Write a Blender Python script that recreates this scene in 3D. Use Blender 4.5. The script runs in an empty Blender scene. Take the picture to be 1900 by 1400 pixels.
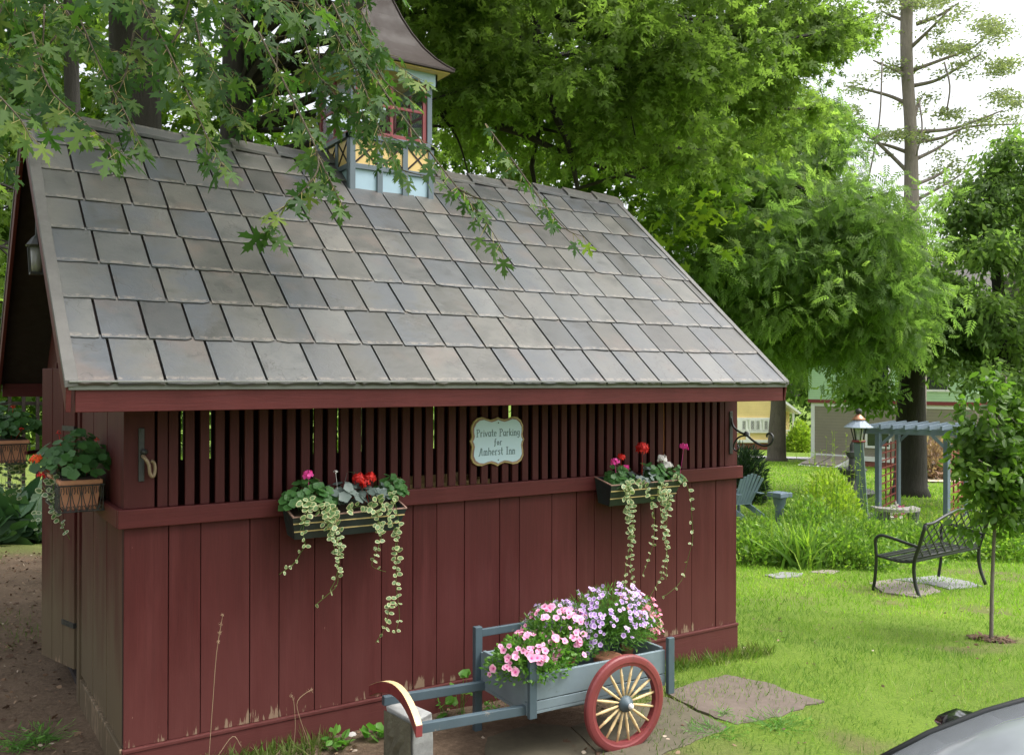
import bpy, math, random
import numpy as np
from mathutils import Vector, Matrix
random.seed(7); rng = np.random.default_rng(7)
sc = bpy.context.scene
R = math.radians
# ------------------------------------------------------------ camera, sky, sun, exposure
CAM = np.array([-.8219, -4.5115, 1.6]); FPX = 1688.13
YAW, PIT, ROL = R(33.41631), R(.07735), R(.15559)
fw = np.array([math.sin(YAW)*math.cos(PIT), math.cos(YAW)*math.cos(PIT), math.sin(PIT)])
rt = np.array([math.cos(YAW), -math.sin(YAW), 0.]); up = np.cross(rt, fw)
rt, up = rt*math.cos(ROL)+up*math.sin(ROL), -rt*math.sin(ROL)+up*math.cos(ROL)
cd = bpy.data.cameras.new('camera'); cam = bpy.data.objects.new('camera', cd); sc.collection.objects.link(cam)
cd.sensor_width = 36; cd.lens = FPX/1900*36; cd.clip_end = 2000; cd.clip_start = .05
cam.matrix_world = Matrix(((rt[0], up[0], -fw[0], CAM[0]), (rt[1], up[1], -fw[1], CAM[1]), (rt[2], up[2], -fw[2], CAM[2]), (0, 0, 0, 1)))
sc.camera = cam
SUN_EL, SUN_AZ = R(60), R(128)      # azimuth clockwise from +Y
w = bpy.data.worlds.new('World'); sc.world = w; w.use_nodes = True
nt = w.node_tree; nt.nodes.clear()
sky = nt.nodes.new('ShaderNodeTexSky'); sky.sky_type = 'NISHITA'; sky.sun_disc = False
sky.sun_elevation = SUN_EL; sky.sun_rotation = SUN_AZ; sky.air_density = 1.2; sky.dust_density = 6; sky.ozone_density = 1
hs = nt.nodes.new('ShaderNodeHueSaturation'); hs.inputs['Saturation'].default_value = .22
bg = nt.nodes.new('ShaderNodeBackground'); bg.inputs[1].default_value = .15
wo = nt.nodes.new('ShaderNodeOutputWorld')
nt.links.new(sky.outputs[0], hs.inputs['Color']); nt.links.new(hs.outputs[0], bg.inputs[0]); nt.links.new(bg.outputs[0], wo.inputs[0])
sl = bpy.data.lights.new('sun', 'SUN'); sl.energy = .8; sl.angle = R(40); sl.color = (1, .96, .9)
so = bpy.data.objects.new('sun', sl); sc.collection.objects.link(so)
sd_ = Vector((math.sin(SUN_AZ)*math.cos(SUN_EL), math.cos(SUN_AZ)*math.cos(SUN_EL), math.sin(SUN_EL)))
so.rotation_euler = sd_.to_track_quat('Z', 'Y').to_euler(); so.location = (0, 0, 30)
sc.view_settings.view_transform = 'Standard'; sc.view_settings.look = 'None'; sc.view_settings.gamma = 1
sc.view_settings.exposure = 1.3
sc.render.engine = 'CYCLES'; cy = sc.cycles
cy.use_denoising = True; cy.max_bounces = 8; cy.diffuse_bounces = 6; cy.glossy_bounces = 3; cy.transmission_bounces = 5; cy.transparent_max_bounces = 8
cy.use_adaptive_sampling = True

# ------------------------------------------------------------ geometry helpers
def ray(x, y): return fw + rt*(x-950)/FPX - up*(y-700)/FPX
def at(x, y, D): return CAM + ray(x, y)*D
def onx(x, y, X): d = ray(x, y); return CAM+d*(X-CAM[0])/d[0]
def ony(x, y, Y): d = ray(x, y); return CAM+d*(Y-CAM[1])/d[1]
SS = [(-50, -.285), (5.5, -.285), (7, -.36), (10, -.72), (14, -1.02), (18, -1.4), (27, -1.75), (41, -2.25), (60, -3.1), (100, -4), (400, -6)]
SX = [a for a, b in SS]; SY = [b for a, b in SS]
def g(x, y):
    s = (np.asarray(x)-CAM[0])*math.sin(R(55)) + (np.asarray(y)-CAM[1])*math.cos(R(55))
    return np.interp(s, SX, SY)
def gnd(px, py):
    d = ray(px, py)
    for D in np.arange(1.5, 200, .02):
        P = CAM+d*D
        if P[2] < g(P[0], P[1]): return P
def gat(px, D):
    P = at(px, 700, D); P[2] = g(P[0], P[1]); return P
def unit(v): v = np.asarray(v, float); return v/(np.linalg.norm(v)+1e-12)

ROOT = {}
def tag(o, label=None, cat=None, group=None, kind=None):
    if label: o['label'] = label
    if cat: o['category'] = cat
    if group: o['group'] = group
    if kind: o['kind'] = kind
    return o
def thing(name, label, cat, loc=(0, 0, 0), group=None):
    o = bpy.data.objects.new(name, None); sc.collection.objects.link(o); o.location = tuple(map(float, loc)); o.empty_display_size = .1
    ROOT[o.name] = np.array(loc, float); return tag(o, label, cat, group)
def dup(root, loc, rz=0, label=None):
    def cp(o, par):
        c = o.copy(); sc.collection.objects.link(c); c.parent = par
        for ch in list(o.children): cp(ch, c)
        return c
    c = cp(root, None); c.location = tuple(map(float, loc)); c.rotation_euler = (0, 0, rz)
    if label: c['label'] = label
    return c
def link_mesh(name, me, mat, parent=None, origin=None, smooth=False, bevel=0):
    o = bpy.data.objects.new(name, me); sc.collection.objects.link(o)
    if mat: me.materials.append(mat)
    if parent is not None:
        o.parent = parent; ROOT[o.name] = ROOT[parent.name]
    else:
        ROOT[o.name] = np.array(origin if origin is not None else (0, 0, 0), float); o.location = tuple(ROOT[o.name])
    if smooth: me.polygons.foreach_set('use_smooth', np.ones(len(me.polygons), bool))
    if bevel:
        b = o.modifiers.new('bevel', 'BEVEL'); b.width = bevel; b.segments = 2; b.limit_method = 'ANGLE'; b.angle_limit = R(40)
    return o
class MB:
    def __init__(s, xf=None): s.v = []; s.f = []; s.xf = xf; s.a = []
    def add(s, vs, fs, val=0.):
        n = len(s.v)
        for p in vs:
            p = Vector(tuple(map(float, p))); p = s.xf @ p if s.xf else p
            s.v.append(tuple(p)); s.a.append(val)
        s.f += [tuple(i+n for i in q) for q in fs]; return s
    def box(s, x0, x1, y0, y1, z0, z1, val=0.):
        v = [(x, y, z) for x in (x0, x1) for y in (y0, y1) for z in (z0, z1)]
        return s.add(v, [(0, 1, 3, 2), (4, 6, 7, 5), (0, 4, 5, 1), (2, 3, 7, 6), (0, 2, 6, 4), (1, 5, 7, 3)], val)
    def beam(s, p0, p1, wd, ht, upv=(0, 0, 1), val=0.):
        p0 = np.array(p0, float); p1 = np.array(p1, float); d = unit(p1-p0)
        if np.linalg.norm(np.cross(d, upv)) < 1e-3: upv = (1, 0, 0)
        sd = unit(np.cross(d, upv)); u = np.cross(sd, d); v = []
        for p in (p0, p1):
            for a in (-1, 1):
                for b in (-1, 1): v.append(p+sd*a*wd/2+u*b*ht/2)
        return s.add(v, [(0, 1, 3, 2), (4, 6, 7, 5), (0, 4, 5, 1), (2, 3, 7, 6), (0, 2, 6, 4), (1, 5, 7, 3)], val)
    def tube(s, pts, rad, n=8, val=0.):
        pts = [np.array(p, float) for p in pts]; m = len(pts)
        if not hasattr(rad, '__len__'): rad = [rad]*m
        v = []; ref = np.array([.3, .9, .2]) if abs(unit(pts[-1]-pts[0])[2]) > .7 else np.array([0, 0, 1.])
        for i, p in enumerate(pts):
            d = unit(pts[min(i+1, m-1)]-pts[max(i-1, 0)]); a = unit(np.cross(d, ref)); b = np.cross(d, a)
            for k in range(n):
                t = 2*math.pi*k/n; v.append(p+(a*math.cos(t)+b*math.sin(t))*rad[i])
        f = [(i*n+k, i*n+(k+1) % n, (i+1)*n+(k+1) % n, (i+1)*n+k) for i in range(m-1) for k in range(n)]
        f += [tuple(range(n))[::-1], tuple((m-1)*n+k for k in range(n))]
        return s.add(v, f, val)
    def lathe(s, prof, c=(0, 0, 0), n=20, ax=None, val=0.):
        c = np.array(c, float); ax = np.array([0, 0, 1.]) if ax is None else unit(ax)
        a = unit(np.cross(ax, (.31, .95, .11) if abs(ax[2]) > .5 else (0, 0, 1))); b = np.cross(ax, a); v = []
        for r_, z in prof:
            for k in range(n):
                t = 2*math.pi*k/n; v.append(c+ax*z+(a*math.cos(t)+b*math.sin(t))*r_)
        m = len(prof)
        f = [(i*n+k, i*n+(k+1) % n, (i+1)*n+(k+1) % n, (i+1)*n+k) for i in range(m-1) for k in range(n)]
        f += [tuple(range(n))[::-1], tuple((m-1)*n+k for k in range(n))]
        return s.add(v, f, val)
    def prism(s, poly, fn, t, val=0.):      # poly (u,v) ; fn(u,v,w) -> xyz ; w 0..t
        n = len(poly); v = [fn(a, b, 0) for a, b in poly]+[fn(a, b, t) for a, b in poly]
        return s.add(v, [tuple(range(n))[::-1], tuple(range(n, 2*n))]+[(i, (i+1) % n, n+(i+1) % n, n+i) for i in range(n)], val)
    def build(s, name, mat, parent=None, origin=None, smooth=False, bevel=0, label=None):
        me = bpy.data.meshes.new(name)
        off = ROOT[parent.name] if parent is not None else np.array(origin if origin is not None else (0, 0, 0), float)
        if s.v:
            me.from_pydata((np.array(s.v)-off).tolist(), [], s.f)
            import bmesh
            bm = bmesh.new(); bm.from_mesh(me); bmesh.ops.recalc_face_normals(bm, faces=bm.faces); bm.to_mesh(me); bm.free()
            if any(s.a):
                at_ = me.attributes.new('rnd', 'FLOAT', 'POINT'); at_.data.foreach_set('value', np.array(s.a, np.float32))
        o = link_mesh(name, me, mat, parent, origin, smooth, bevel)
        if label: o['label'] = label
        return o
def spline(P, n=6):
    P = [np.array(p, float) for p in P]; Q = [2*P[0]-P[1]]+P+[2*P[-1]-P[-2]]; out = []
    for i in range(1, len(Q)-2):
        for k in range(n):
            t = k/n; a, b, c, d = Q[i-1:i+3]
            out.append(.5*((2*b)+(-a+c)*t+(2*a-5*b+4*c-d)*t*t+(-a+3*b-3*c+d)*t**3))
    out.append(P[-1]); return out

# ---- leaf templates: list of (verts k x 3, faces, rad k)
def halves(h, fold=.18, droop=.18):
    h = np.array(h, float); V = []; F = []
    for sgn in (1, -1):
        n = len(V); pts = [(sgn*x, y, -fold*abs(x)-droop*y*y) for x, y in h]; V += pts
        q = list(range(n, n+len(pts))); F.append(tuple(q if sgn > 0 else q[::-1]))
    V = np.array(V); return V, F, np.clip(np.abs(V[:, 0])*2, 0, 1)
T_MAPLE = halves([(0, 0), (.10, -.02), (.30, -.16), (.25, -.02), (.42, -.04), (.30, .08), (.12, .17), (.30, .24), (.44, .22), (.44, .31), (.66, .50), (.50, .46), (.51, .62), (.36, .49), (.24, .44), (.09, .33), (.10, .50), (.25, .66), (.13, .68), (.14, .84), (.05, .82), (0, 1.08)], .22, .22)
T_MID = halves([(0, 0), (.34, -.06), (.2, .16), (.55, .46), (.3, .45), (.14, .42), (.22, .66), (0, 1)])
T_OVAL = halves([(0, 0), (.2, .12), (.32, .38), (.24, .7), (0, 1)], .3, .15)
T_DIAM = (np.array([(0, 0, 0), (.22, .42, -.05), (0, 1, -.12), (-.22, .42, -.05)]), [(0, 1, 2, 3)], np.array([0, .5, 1, .5]))
T_NEED = (np.array([(0, 0, 0), (.07, .4, 0), (0, 1, -.1), (-.07, .4, 0)]), [(0, 1, 2, 3)], np.array([0, .5, 1, .5]))
def compound():
    V = []; F = []; Ra = []
    def leafl(o, a, L):
        c, s_ = math.cos(a), math.sin(a); n = len(V)
        for x, y in ((0, 0), (.17, .4), (0, 1), (-.17, .4)):
            x *= L; y *= L; X = o[0]+x*c+y*s_; Y = o[1]-x*s_+y*c; V.append((X, Y, -.12*abs(X)-.35*Y*Y)); Ra.append(.5)
        F.append((n, n+1, n+2, n+3))
    for i in range(5):
        for sg in (-1, 1): leafl((0, .15+.16*i), sg*R(62-5*i), .36)
    leafl((0, .85), 0, .36)
    return np.array(V), F, np.array(Ra)
T_COMP = compound()
def disc(n=8, notch=0., lobes=0, cup=.1, cz=0.):
    V = [(0, .5, cz)]; Ra = [0]
    for k in range(n):
        t = 2*math.pi*k/n; r_ = .5*(1-notch*(0.5+.5*math.cos(lobes*t))) if lobes else .5
        V.append((r_*math.sin(t), .5-r_*math.cos(t), cup)); Ra.append(1)
    return np.array(V), [(0, 1+k, 1+(k+1) % n) for k in range(n)], np.array(Ra)
T_ROUND = disc(10, .18, 5, .08)
T_PETUN = disc(15, .22, 5, .14)
T_IVY = (lambda q: (q[0]*np.array([.78, 1, 1])+np.array([[0, .09*math.cos(5.1*i), .05*math.sin(3*i)] for i in range(len(q[0]))]), q[1], q[2]))(disc(9, 0, 0, -.08))
def blade_t(bend=.5):
    V = [(-.035, 0, 0), (.035, 0, 0), (-.028, .5, bend*.12), (.028, .5, bend*.12), (0, 1, bend*.55)]
    return np.array(V), [(0, 1, 3, 2), (2, 3, 4)], np.array([0, 0, .5, .5, 1.])
def leaves(P, T, N, size, tpl, rnd=None):
    P = np.asarray(P, float); n = len(P); V0, F0, Ra = tpl
    T = np.asarray(T, float); T = T/(np.linalg.norm(T, axis=1, keepdims=True)+1e-9)
    N = np.asarray(N, float); X = np.cross(T, N); X /= (np.linalg.norm(X, axis=1, keepdims=True)+1e-9); Z = np.cross(X, T)
    size = np.broadcast_to(size, (n,))
    k = len(V0)
    V = P[:, None, :] + size[:, None, None]*(V0[None, :, 0, None]*X[:, None]+V0[None, :, 1, None]*T[:, None]+V0[None, :, 2, None]*Z[:, None])
    if rnd is None: rnd = rng.random(n)
    lens = np.array([len(f) for f in F0]); idx = np.concatenate([np.array(f) for f in F0])
    loops = (np.arange(n)[:, None]*k+idx[None]).ravel(); tot = np.tile(lens, n)
    return V.reshape(-1, 3), loops, tot, np.repeat(rnd, k), np.tile(Ra, n)
def sticks(A, B, ra, rb):
    A = np.asarray(A, float); B = np.asarray(B, float); n = len(A); d = B-A; d /= (np.linalg.norm(d, axis=1, keepdims=True)+1e-9)
    a = np.cross(d, [.31, .2, .93]); a /= (np.linalg.norm(a, axis=1, keepdims=True)+1e-9); b = np.cross(d, a)
    ra = np.broadcast_to(ra, (n,)); rb = np.broadcast_to(rb, (n,)); V = np.zeros((n, 6, 3))
    for k in range(3):
        t = 2*math.pi*k/3; o = a*math.cos(t)+b*math.sin(t); V[:, k] = A+o*ra[:, None]; V[:, 3+k] = B+o*rb[:, None]
    F = np.array([0, 1, 4, 3, 1, 2, 5, 4, 2, 0, 3, 5])
    return V.reshape(-1, 3), (np.arange(n)[:, None]*6+F[None]).ravel(), np.full(n*3, 4), np.zeros(n*6)+.5, np.zeros(n*6)
def build_np(name, parts, mat, parent=None, origin=None, smooth=False):
    V = []; Lp = []; To = []; A = []; B = []; off = 0
    for v, l, t, a, b in parts:
        V.append(v); Lp.append(l+off); To.append(t); A.append(a); B.append(b); off += len(v)
    V = np.concatenate(V); Lp = np.concatenate(Lp).astype(np.int32); To = np.concatenate(To).astype(np.int32); A = np.concatenate(A); B = np.concatenate(B)
    ofs = ROOT[parent.name] if parent is not None else np.array(origin if origin is not None else (0, 0, 0), float)
    me = bpy.data.meshes.new(name); me.vertices.add(len(V)); me.vertices.foreach_set('co', (V-ofs).astype(np.float32).ravel())
    me.loops.add(len(Lp)); me.loops.foreach_set('vertex_index', Lp)
    me.polygons.add(len(To)); st = np.concatenate([[0], np.cumsum(To)[:-1]]).astype(np.int32)
    me.polygons.foreach_set('loop_start', st); me.polygons.foreach_set('loop_total', To)
    me.update(calc_edges=True)
    for nm, arr in (('rnd', A), ('rad', B)):
        q = me.attributes.new(nm, 'FLOAT', 'POINT'); q.data.foreach_set('value', arr.astype(np.float32))
    return link_mesh(name, me, mat, parent, origin, smooth)
def rdir(n, zs=1.):
    d = rng.normal(size=(n, 3)); d[:, 2] *= zs; return d/np.linalg.norm(d, axis=1, keepdims=True)

# ------------------------------------------------------------ materials
def nodes(name):
    m = bpy.data.materials.new(name); m.use_nodes = True; n = m.node_tree; n.nodes.clear()
    out = n.nodes.new('ShaderNodeOutputMaterial'); p = n.nodes.new('ShaderNodeBsdfPrincipled'); n.links.new(p.outputs[0], out.inputs[0])
    return m, n, p, out
def N(n, t, **kw):
    q = n.nodes.new('ShaderNode'+t)
    for k, v in kw.items():
        if k.startswith('i_'): q.inputs[k[2:].replace('_', ' ')].default_value = v
        else: setattr(q, k, v)
    return q
def pos(n, scale=(1, 1, 1), obj=False):
    src = N(n, 'TexCoord').outputs['Object'] if obj else N(n, 'NewGeometry').outputs['Position']
    mp = N(n, 'Mapping'); mp.inputs['Scale'].default_value = scale; n.links.new(src, mp.inputs[0]); return mp.outputs[0]
def noise(n, vec, scale, detail=4, rough=.6, dist=0.):
    q = N(n, 'TexNoise'); q.inputs['Scale'].default_value = scale; q.inputs['Detail'].default_value = detail; q.inputs['Roughness'].default_value = rough; q.inputs['Distortion'].default_value = dist
    n.links.new(vec, q.inputs['Vector']); return q.outputs['Fac']
def ramp(n, fac, stops, interp='LINEAR'):
    q = N(n, 'ValToRGB'); q.color_ramp.interpolation = interp; e = q.color_ramp.elements
    while len(e) < len(stops): e.new(.5)
    for i, (p_, c) in enumerate(stops):
        e[i].position = p_; e[i].color = (c if len(c) == 4 else (*c, 1)) if hasattr(c, '__len__') else (c, c, c, 1)
    n.links.new(fac, q.inputs[0]); return q.outputs[0]
def mix(n, fac, a, b, mode='MIX'):
    q = N(n, 'Mix', data_type='RGBA', blend_type=mode)
    for s_, v in ((0, fac), (6, a), (7, b)):
        if hasattr(v, 'is_linked') or hasattr(v, 'links'): n.links.new(v, q.inputs[s_])
        else: q.inputs[s_].default_value = v if not hasattr(v, '__len__') else (v if len(v) == 4 else (*v, 1))
    return q.outputs[2]
def mth(n, op, a, b=0.):
    q = N(n, 'Math', operation=op)
    for i, v in enumerate((a, b)):
        if hasattr(v, 'links'): n.links.new(v, q.inputs[i])
        else: q.inputs[i].default_value = v
    return q.outputs[0]
def bump(n, p, h, strength=.3, dist=.005):
    q = N(n, 'Bump'); q.inputs['Strength'].default_value = strength; q.inputs['Distance'].default_value = dist
    n.links.new(h, q.inputs['Height']); n.links.new(q.outputs[0], p.inputs['Normal']); return q
def attr(n, nm): return N(n, 'Attribute', attribute_name=nm).outputs['Fac']
def simple(name, col, rough=.6, var=.25, scale=6, bs=.15, bscale=60, metal=0, spec=.5, coat=0, stretch=(1, 1, 1), obj=True):
    m, n, p, o = nodes(name); v = pos(n, stretch, obj)
    f = noise(n, v, scale, 5, .65); c = np.array(col)
    n.links.new(ramp(n, f, [(.25, tuple(c*(1-var))), (.5, tuple(c)), (.78, tuple(np.minimum(c*(1+var), 1)))]), p.inputs['Base Color'])
    p.inputs['Metallic'].default_value = metal; p.inputs['Specular IOR Level'].default_value = spec; p.inputs['Coat Weight'].default_value = coat
    n.links.new(ramp(n, noise(n, v, scale*2.3, 3), [(.3, max(rough-.1, 0)), (.7, min(rough+.1, 1))]), p.inputs['Roughness'])
    if bs: bump(n, p, noise(n, v, bscale, 4), bs, .004)
    return m
def worn(m, col, thr=.64, sc_=14, mx=.8):
    n = m.node_tree; p = [q for q in n.nodes if q.type == 'BSDF_PRINCIPLED'][0]; src = p.inputs['Base Color'].links[0].from_socket
    a = noise(n, pos(n, (1, 1, 1)), sc_, 6, .75); b = noise(n, pos(n), 2.3, 3)
    f = ramp(n, mth(n, 'ADD', a, mth(n, 'MULTIPLY', mth(n, 'SUBTRACT', b, .5), .35)), [(thr, 0.), (thr+.03, mx)])
    n.links.new(mix(n, f, src, col), p.inputs['Base Color']); return m
def leafmat(name, stops, trans=.35, rough=.45, spec=.35, useRad=False, tcol=None, radstops=None):
    m, n, p, o = nodes(name)
    c = ramp(n, attr(n, 'rnd'), stops)
    if radstops:
        rc = ramp(n, attr(n, 'rad'), radstops); c = rc if useRad else mix(n, .5, c, rc)
    n.links.new(c, p.inputs['Base Color']); p.inputs['Roughness'].default_value = rough; p.inputs['Specular IOR Level'].default_value = spec
    t = N(n, 'BsdfTranslucent'); n.links.new(mix(n, 1., c, tcol or (1.7, 2.0, .9), 'MULTIPLY'), t.inputs[0])
    mx = N(n, 'MixShader'); mx.inputs[0].default_value = trans
    n.links.new(p.outputs[0], mx.inputs[1]); n.links.new(t.outputs[0], mx.inputs[2]); n.links.new(mx.outputs[0], o.inputs[0]); return m

def paint_red(name, mud=False, vertical=True, peel=True, col=(.060, .0102, .0092), grain=1.):
    m, n, p, o = nodes(name); geo = pos(n)
    sep = N(n, 'SeparateXYZ'); n.links.new(geo, sep.inputs[0]); z = sep.outputs['Z']
    gv = pos(n, (14, 14, .9) if vertical else (.9, 14, 14))
    gr = noise(n, gv, 4, 6, .7, .8)
    c0 = np.array(col)
    c = ramp(n, noise(n, pos(n, (3, 3, .8)), 1.6, 5, .6), [(.3, tuple(c0*.82)), (.55, tuple(c0)), (.75, tuple(c0*1.15+.006))])
    if vertical:
        stk = noise(n, pos(n, (9, 9, .45)), 1.6, 5, .65)
        c = mix(n, ramp(n, stk, [(.52, 0.), (.7, .55)]), c, tuple(c0*1.7+.012)); c = mix(n, ramp(n, stk, [(.28, .5), (.42, 0.)]), c, tuple(c0*.5))
    c = mix(n, .35, c, ramp(n, gr, [(.35, tuple(c0*.6)), (.65, tuple(c0*1.25))]))
    if vertical and not mud:   # each board of a slightly different weathering
        brd = N(n, 'TexWhiteNoise', noise_dimensions='1D'); n.links.new(mth(n, 'FLOOR', mth(n, 'MULTIPLY', attr(n, 'rnd'), 97.)), brd.inputs['W'])
        c = mix(n, mth(n, 'MULTIPLY', brd.outputs['Value'], .3), c, tuple(c0*1.35+.01))
    # faded dusty zone and splash near the ground
    hz = N(n, 'MapRange'); n.links.new(mth(n, 'ADD', z, mth(n, 'MULTIPLY', mth(n, 'SUBTRACT', noise(n, pos(n, (6, 6, 1.2)), 1.5, 5), .5), .9)), hz.inputs['Value'])
    hz.inputs['From Min'].default_value = .75 if mud else .55; hz.inputs['From Max'].default_value = .1 if mud else -.2
    if mud: c = mix(n, hz.outputs[0], c, (.115, .088, .055))
    else: c = mix(n, mth(n, 'MULTIPLY', hz.outputs[0], .8), c, (.105, .033, .030))
    if peel:
        pk = N(n, 'MapRange'); n.links.new(z, pk.inputs['Value']); pk.inputs['From Min'].default_value = .22; pk.inputs['From Max'].default_value = -.12
        pf = mth(n, 'ADD', noise(n, pos(n, (34, 34, 5.)), 1., 5, .65, .2), mth(n, 'MULTIPLY', mth(n, 'SUBTRACT', noise(n, pos(n, (1, 1, .2)), 2.4, 2), .5), .75))
        pf = mth(n, 'MULTIPLY', pf, pk.outputs[0])
        c = mix(n, ramp(n, pf, [(.553, 0.), (.59, .85)]), c, (.25, .18, .12))
        # scattered chips
        ch = noise(n, pos(n, (30, 30, 12)), 1.3, 3); c = mix(n, ramp(n, ch, [(.745, 0.), (.76, .6)]), c, (.34, .2, .16))
    n.links.new(c, p.inputs['Base Color']); p.inputs['Roughness'].default_value = .6; p.inputs['Specular IOR Level'].default_value = .22
    bump(n, p, gr, .28*grain, .003); return m
M = {}
M['red'] = paint_red('barn_red_boards'); M['redH'] = paint_red('barn_red_trim', vertical=False, peel=False, col=(.080, .0160, .0148), grain=1.8)
M['redS'] = paint_red('barn_red_slats', peel=False, col=(.052, .0092, .0082)); M['redM'] = paint_red('barn_red_muddy', mud=True)
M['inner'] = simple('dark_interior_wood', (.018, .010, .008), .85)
M['drip'] = simple('grey_metal_edge', (.14, .145, .13), .45, .15, 5, .05)
M['verge'] = simple('weathered_verge_strip', (.085, .082, .075), .6, .2, 8, .2)
def slate():
    m, n, p, o = nodes('moulded_slate'); v = pos(n); r_ = attr(n, 'rnd')
    base = ramp(n, r_, [(0., (.11, .106, .098)), (.18, (.20, .192, .170)), (.36, (.26, .25, .225)), (.5, (.18, .188, .20)), (.64, (.14, .136, .12)), (.8, (.29, .292, .285)), (1., (.095, .10, .105))])
    wn = N(n, 'TexWhiteNoise', noise_dimensions='1D'); n.links.new(r_, wn.inputs['W'])
    off = N(n, 'VectorMath', operation='ADD'); n.links.new(v, off.inputs[0]); n.links.new(wn.outputs['Color'], off.inputs[1])
    mot = noise(n, off.outputs[0], 7, 6, .65, .4)
    c = mix(n, 1., base, (.36, .365, .36), 'MULTIPLY'); c = mix(n, .8, c, ramp(n, mot, [(.3, (.55, .58, .62)), (.5, (1, 1, 1)), (.72, (1.25, 1.2, 1.12))]), 'MULTIPLY')
    # pigment shading of the moulded edges of each tile
    ed = ramp(n, attr(n, 'rad'), [(0., 1.), (.5, 1.), (1., 1.)])
    c = mix(n, 1., c, ed, 'MULTIPLY')
    w2 = N(n, 'TexWhiteNoise', noise_dimensions='1D'); n.links.new(mth(n, 'ADD', r_, 3.7), w2.inputs['W'])
    sid = mth(n, 'ABSOLUTE', mth(n, 'SUBTRACT', attr(n, 'rad'), mth(n, 'GREATER_THAN', w2.outputs['Value'], .35)))
    sm_ = mth(n, 'MULTIPLY', mth(n, 'ADD', mth(n, 'MULTIPLY', sid, .55), mth(n, 'MULTIPLY', mth(n, 'SUBTRACT', mot, .38), 2.2)), mth(n, 'FRACT', mth(n, 'MULTIPLY', w2.outputs['Value'], 7.3)))
    c = mix(n, ramp(n, sm_, [(.25, 0.), (.7, .85)]), c, (.05, .058, .068))
    sp = N(n, 'SeparateXYZ'); n.links.new(v, sp.inputs[0])
    fr = mth(n, 'FRACT', mth(n, 'MULTIPLY', mth(n, 'ADD', sp.outputs['Y'], .372+.2955*.764), 1/(.2955*.7646)))
    chip = mth(n, 'MULTIPLY', ramp(n, fr, [(0., 1.), (.045, .8), (.085, 0.)]), ramp(n, noise(n, v, 34, 4, .7), [(.46, 0.), (.56, 1.)]))
    c = mix(n, mth(n, 'MULTIPLY', chip, .55), c, (.24, .20, .165))
    c = mix(n, ramp(n, noise(n, pos(n, (60, 12, 12)), 1.5, 4, .7), [(.60, 0.), (.75, .35)]), c, (.05, .045, .04))
    c = mix(n, ramp(n, noise(n, off.outputs[0], 3.1, 3), [(.55, 0.), (.7, .5)]), c, (.11, .08, .065))
    n.links.new(c, p.inputs['Base Color'])
    n.links.new(ramp(n, mot, [(.3, .34), (.7, .5)]), p.inputs['Roughness']); p.inputs['Specular IOR Level'].default_value = .5
    vor = N(n, 'TexVoronoi', feature='DISTANCE_TO_EDGE'); vor.inputs['Scale'].default_value = 3.6
    dv = N(n, 'VectorMath', operation='ADD'); n.links.new(off.outputs[0], dv.inputs[0])
    nz = N(n, 'TexNoise'); nz.inputs['Scale'].default_value = 9; nz.inputs['Detail'].default_value = 3; n.links.new(off.outputs[0], nz.inputs['Vector'])
    sc_ = N(n, 'VectorMath', operation='SCALE'); sc_.inputs['Scale'].default_value = .35; n.links.new(nz.outputs['Color'], sc_.inputs[0]); n.links.new(sc_.outputs[0], dv.inputs[1])
    n.links.new(dv.outputs[0], vor.inputs['Vector'])
    crack = ramp(n, vor.outputs['Distance'], [(0., 0.), (.03, 1.)])
    sel = ramp(n, noise(n, off.outputs[0], 2.7, 2), [(.5, 0.), (.56, .75)])
    cc = mix(n, mth(n, 'MULTIPLY', mth(n, 'SUBTRACT', 1., ramp(n, vor.outputs['Distance'], [(0., 0.), (.018, 1.)])), sel), c, (.03, .027, .025)); n.links.new(cc, p.inputs['Base Color'])
    h = mth(n, 'ADD', mth(n, 'MULTIPLY', crack, .15), mth(n, 'ADD', mth(n, 'MULTIPLY', noise(n, off.outputs[0], 16, 6, .7), .9), mth(n, 'MULTIPLY', noise(n, off.outputs[0], 4, 3), .9)))
    bump(n, p, h, .4, .005); return m
M['slate'] = slate()
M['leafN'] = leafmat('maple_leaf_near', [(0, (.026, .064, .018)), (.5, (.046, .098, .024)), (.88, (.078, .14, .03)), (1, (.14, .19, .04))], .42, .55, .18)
M['leafC'] = leafmat('maple_leaf_back', [(0, (.085, .125, .042)), (.5, (.135, .19, .055)), (1, (.22, .29, .08))], .6, .6, .12)  # this and the next two leaf colours are paled in place of haze
M['leafD'] = leafmat('walnut_leaf', [(0, (.09, .145, .055)), (.5, (.145, .215, .07)), (1, (.23, .31, .10))], .58, .6, .12)
M['leafK'] = leafmat('dark_tree_leaf', [(0, (.07, .11, .045)), (.5, (.12, .18, .065)), (1, (.20, .27, .09))], .55, .55, .15)
M['leafW'] = leafmat('woods_leaf', [(0, (.025, .050, .010)), (.6, (.065, .115, .016)), (1, (.20, .27, .03))], .5, .7, .1)
M['leafS'] = leafmat('sapling_leaf', [(0, (.055, .105, .020)), (.6, (.09, .165, .03)), (1, (.18, .27, .05))], .45, .42, .4)
M['needle'] = leafmat('pale_needles', [(0, (.13, .16, .09)), (1, (.26, .27, .17))], .4, .7)
M['yew'] = leafmat('yew_needles', [(0, (.012, .03, .014)), (1, (.03, .065, .025))], .15, .5)
M['bed'] = leafmat('bed_leaf', [(0, (.09, .17, .035)), (.6, (.16, .27, .045)), (1, (.28, .38, .065))], .4, .5)
M['lime'] = leafmat('lime_leaf', [(0, (.17, .26, .03)), (1, (.36, .44, .06))], .4, .5)
M['weed'] = leafmat('weed_leaf', [(0, (.07, .2, .03)), (1, (.16, .34, .06))], .4, .4)
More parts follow.
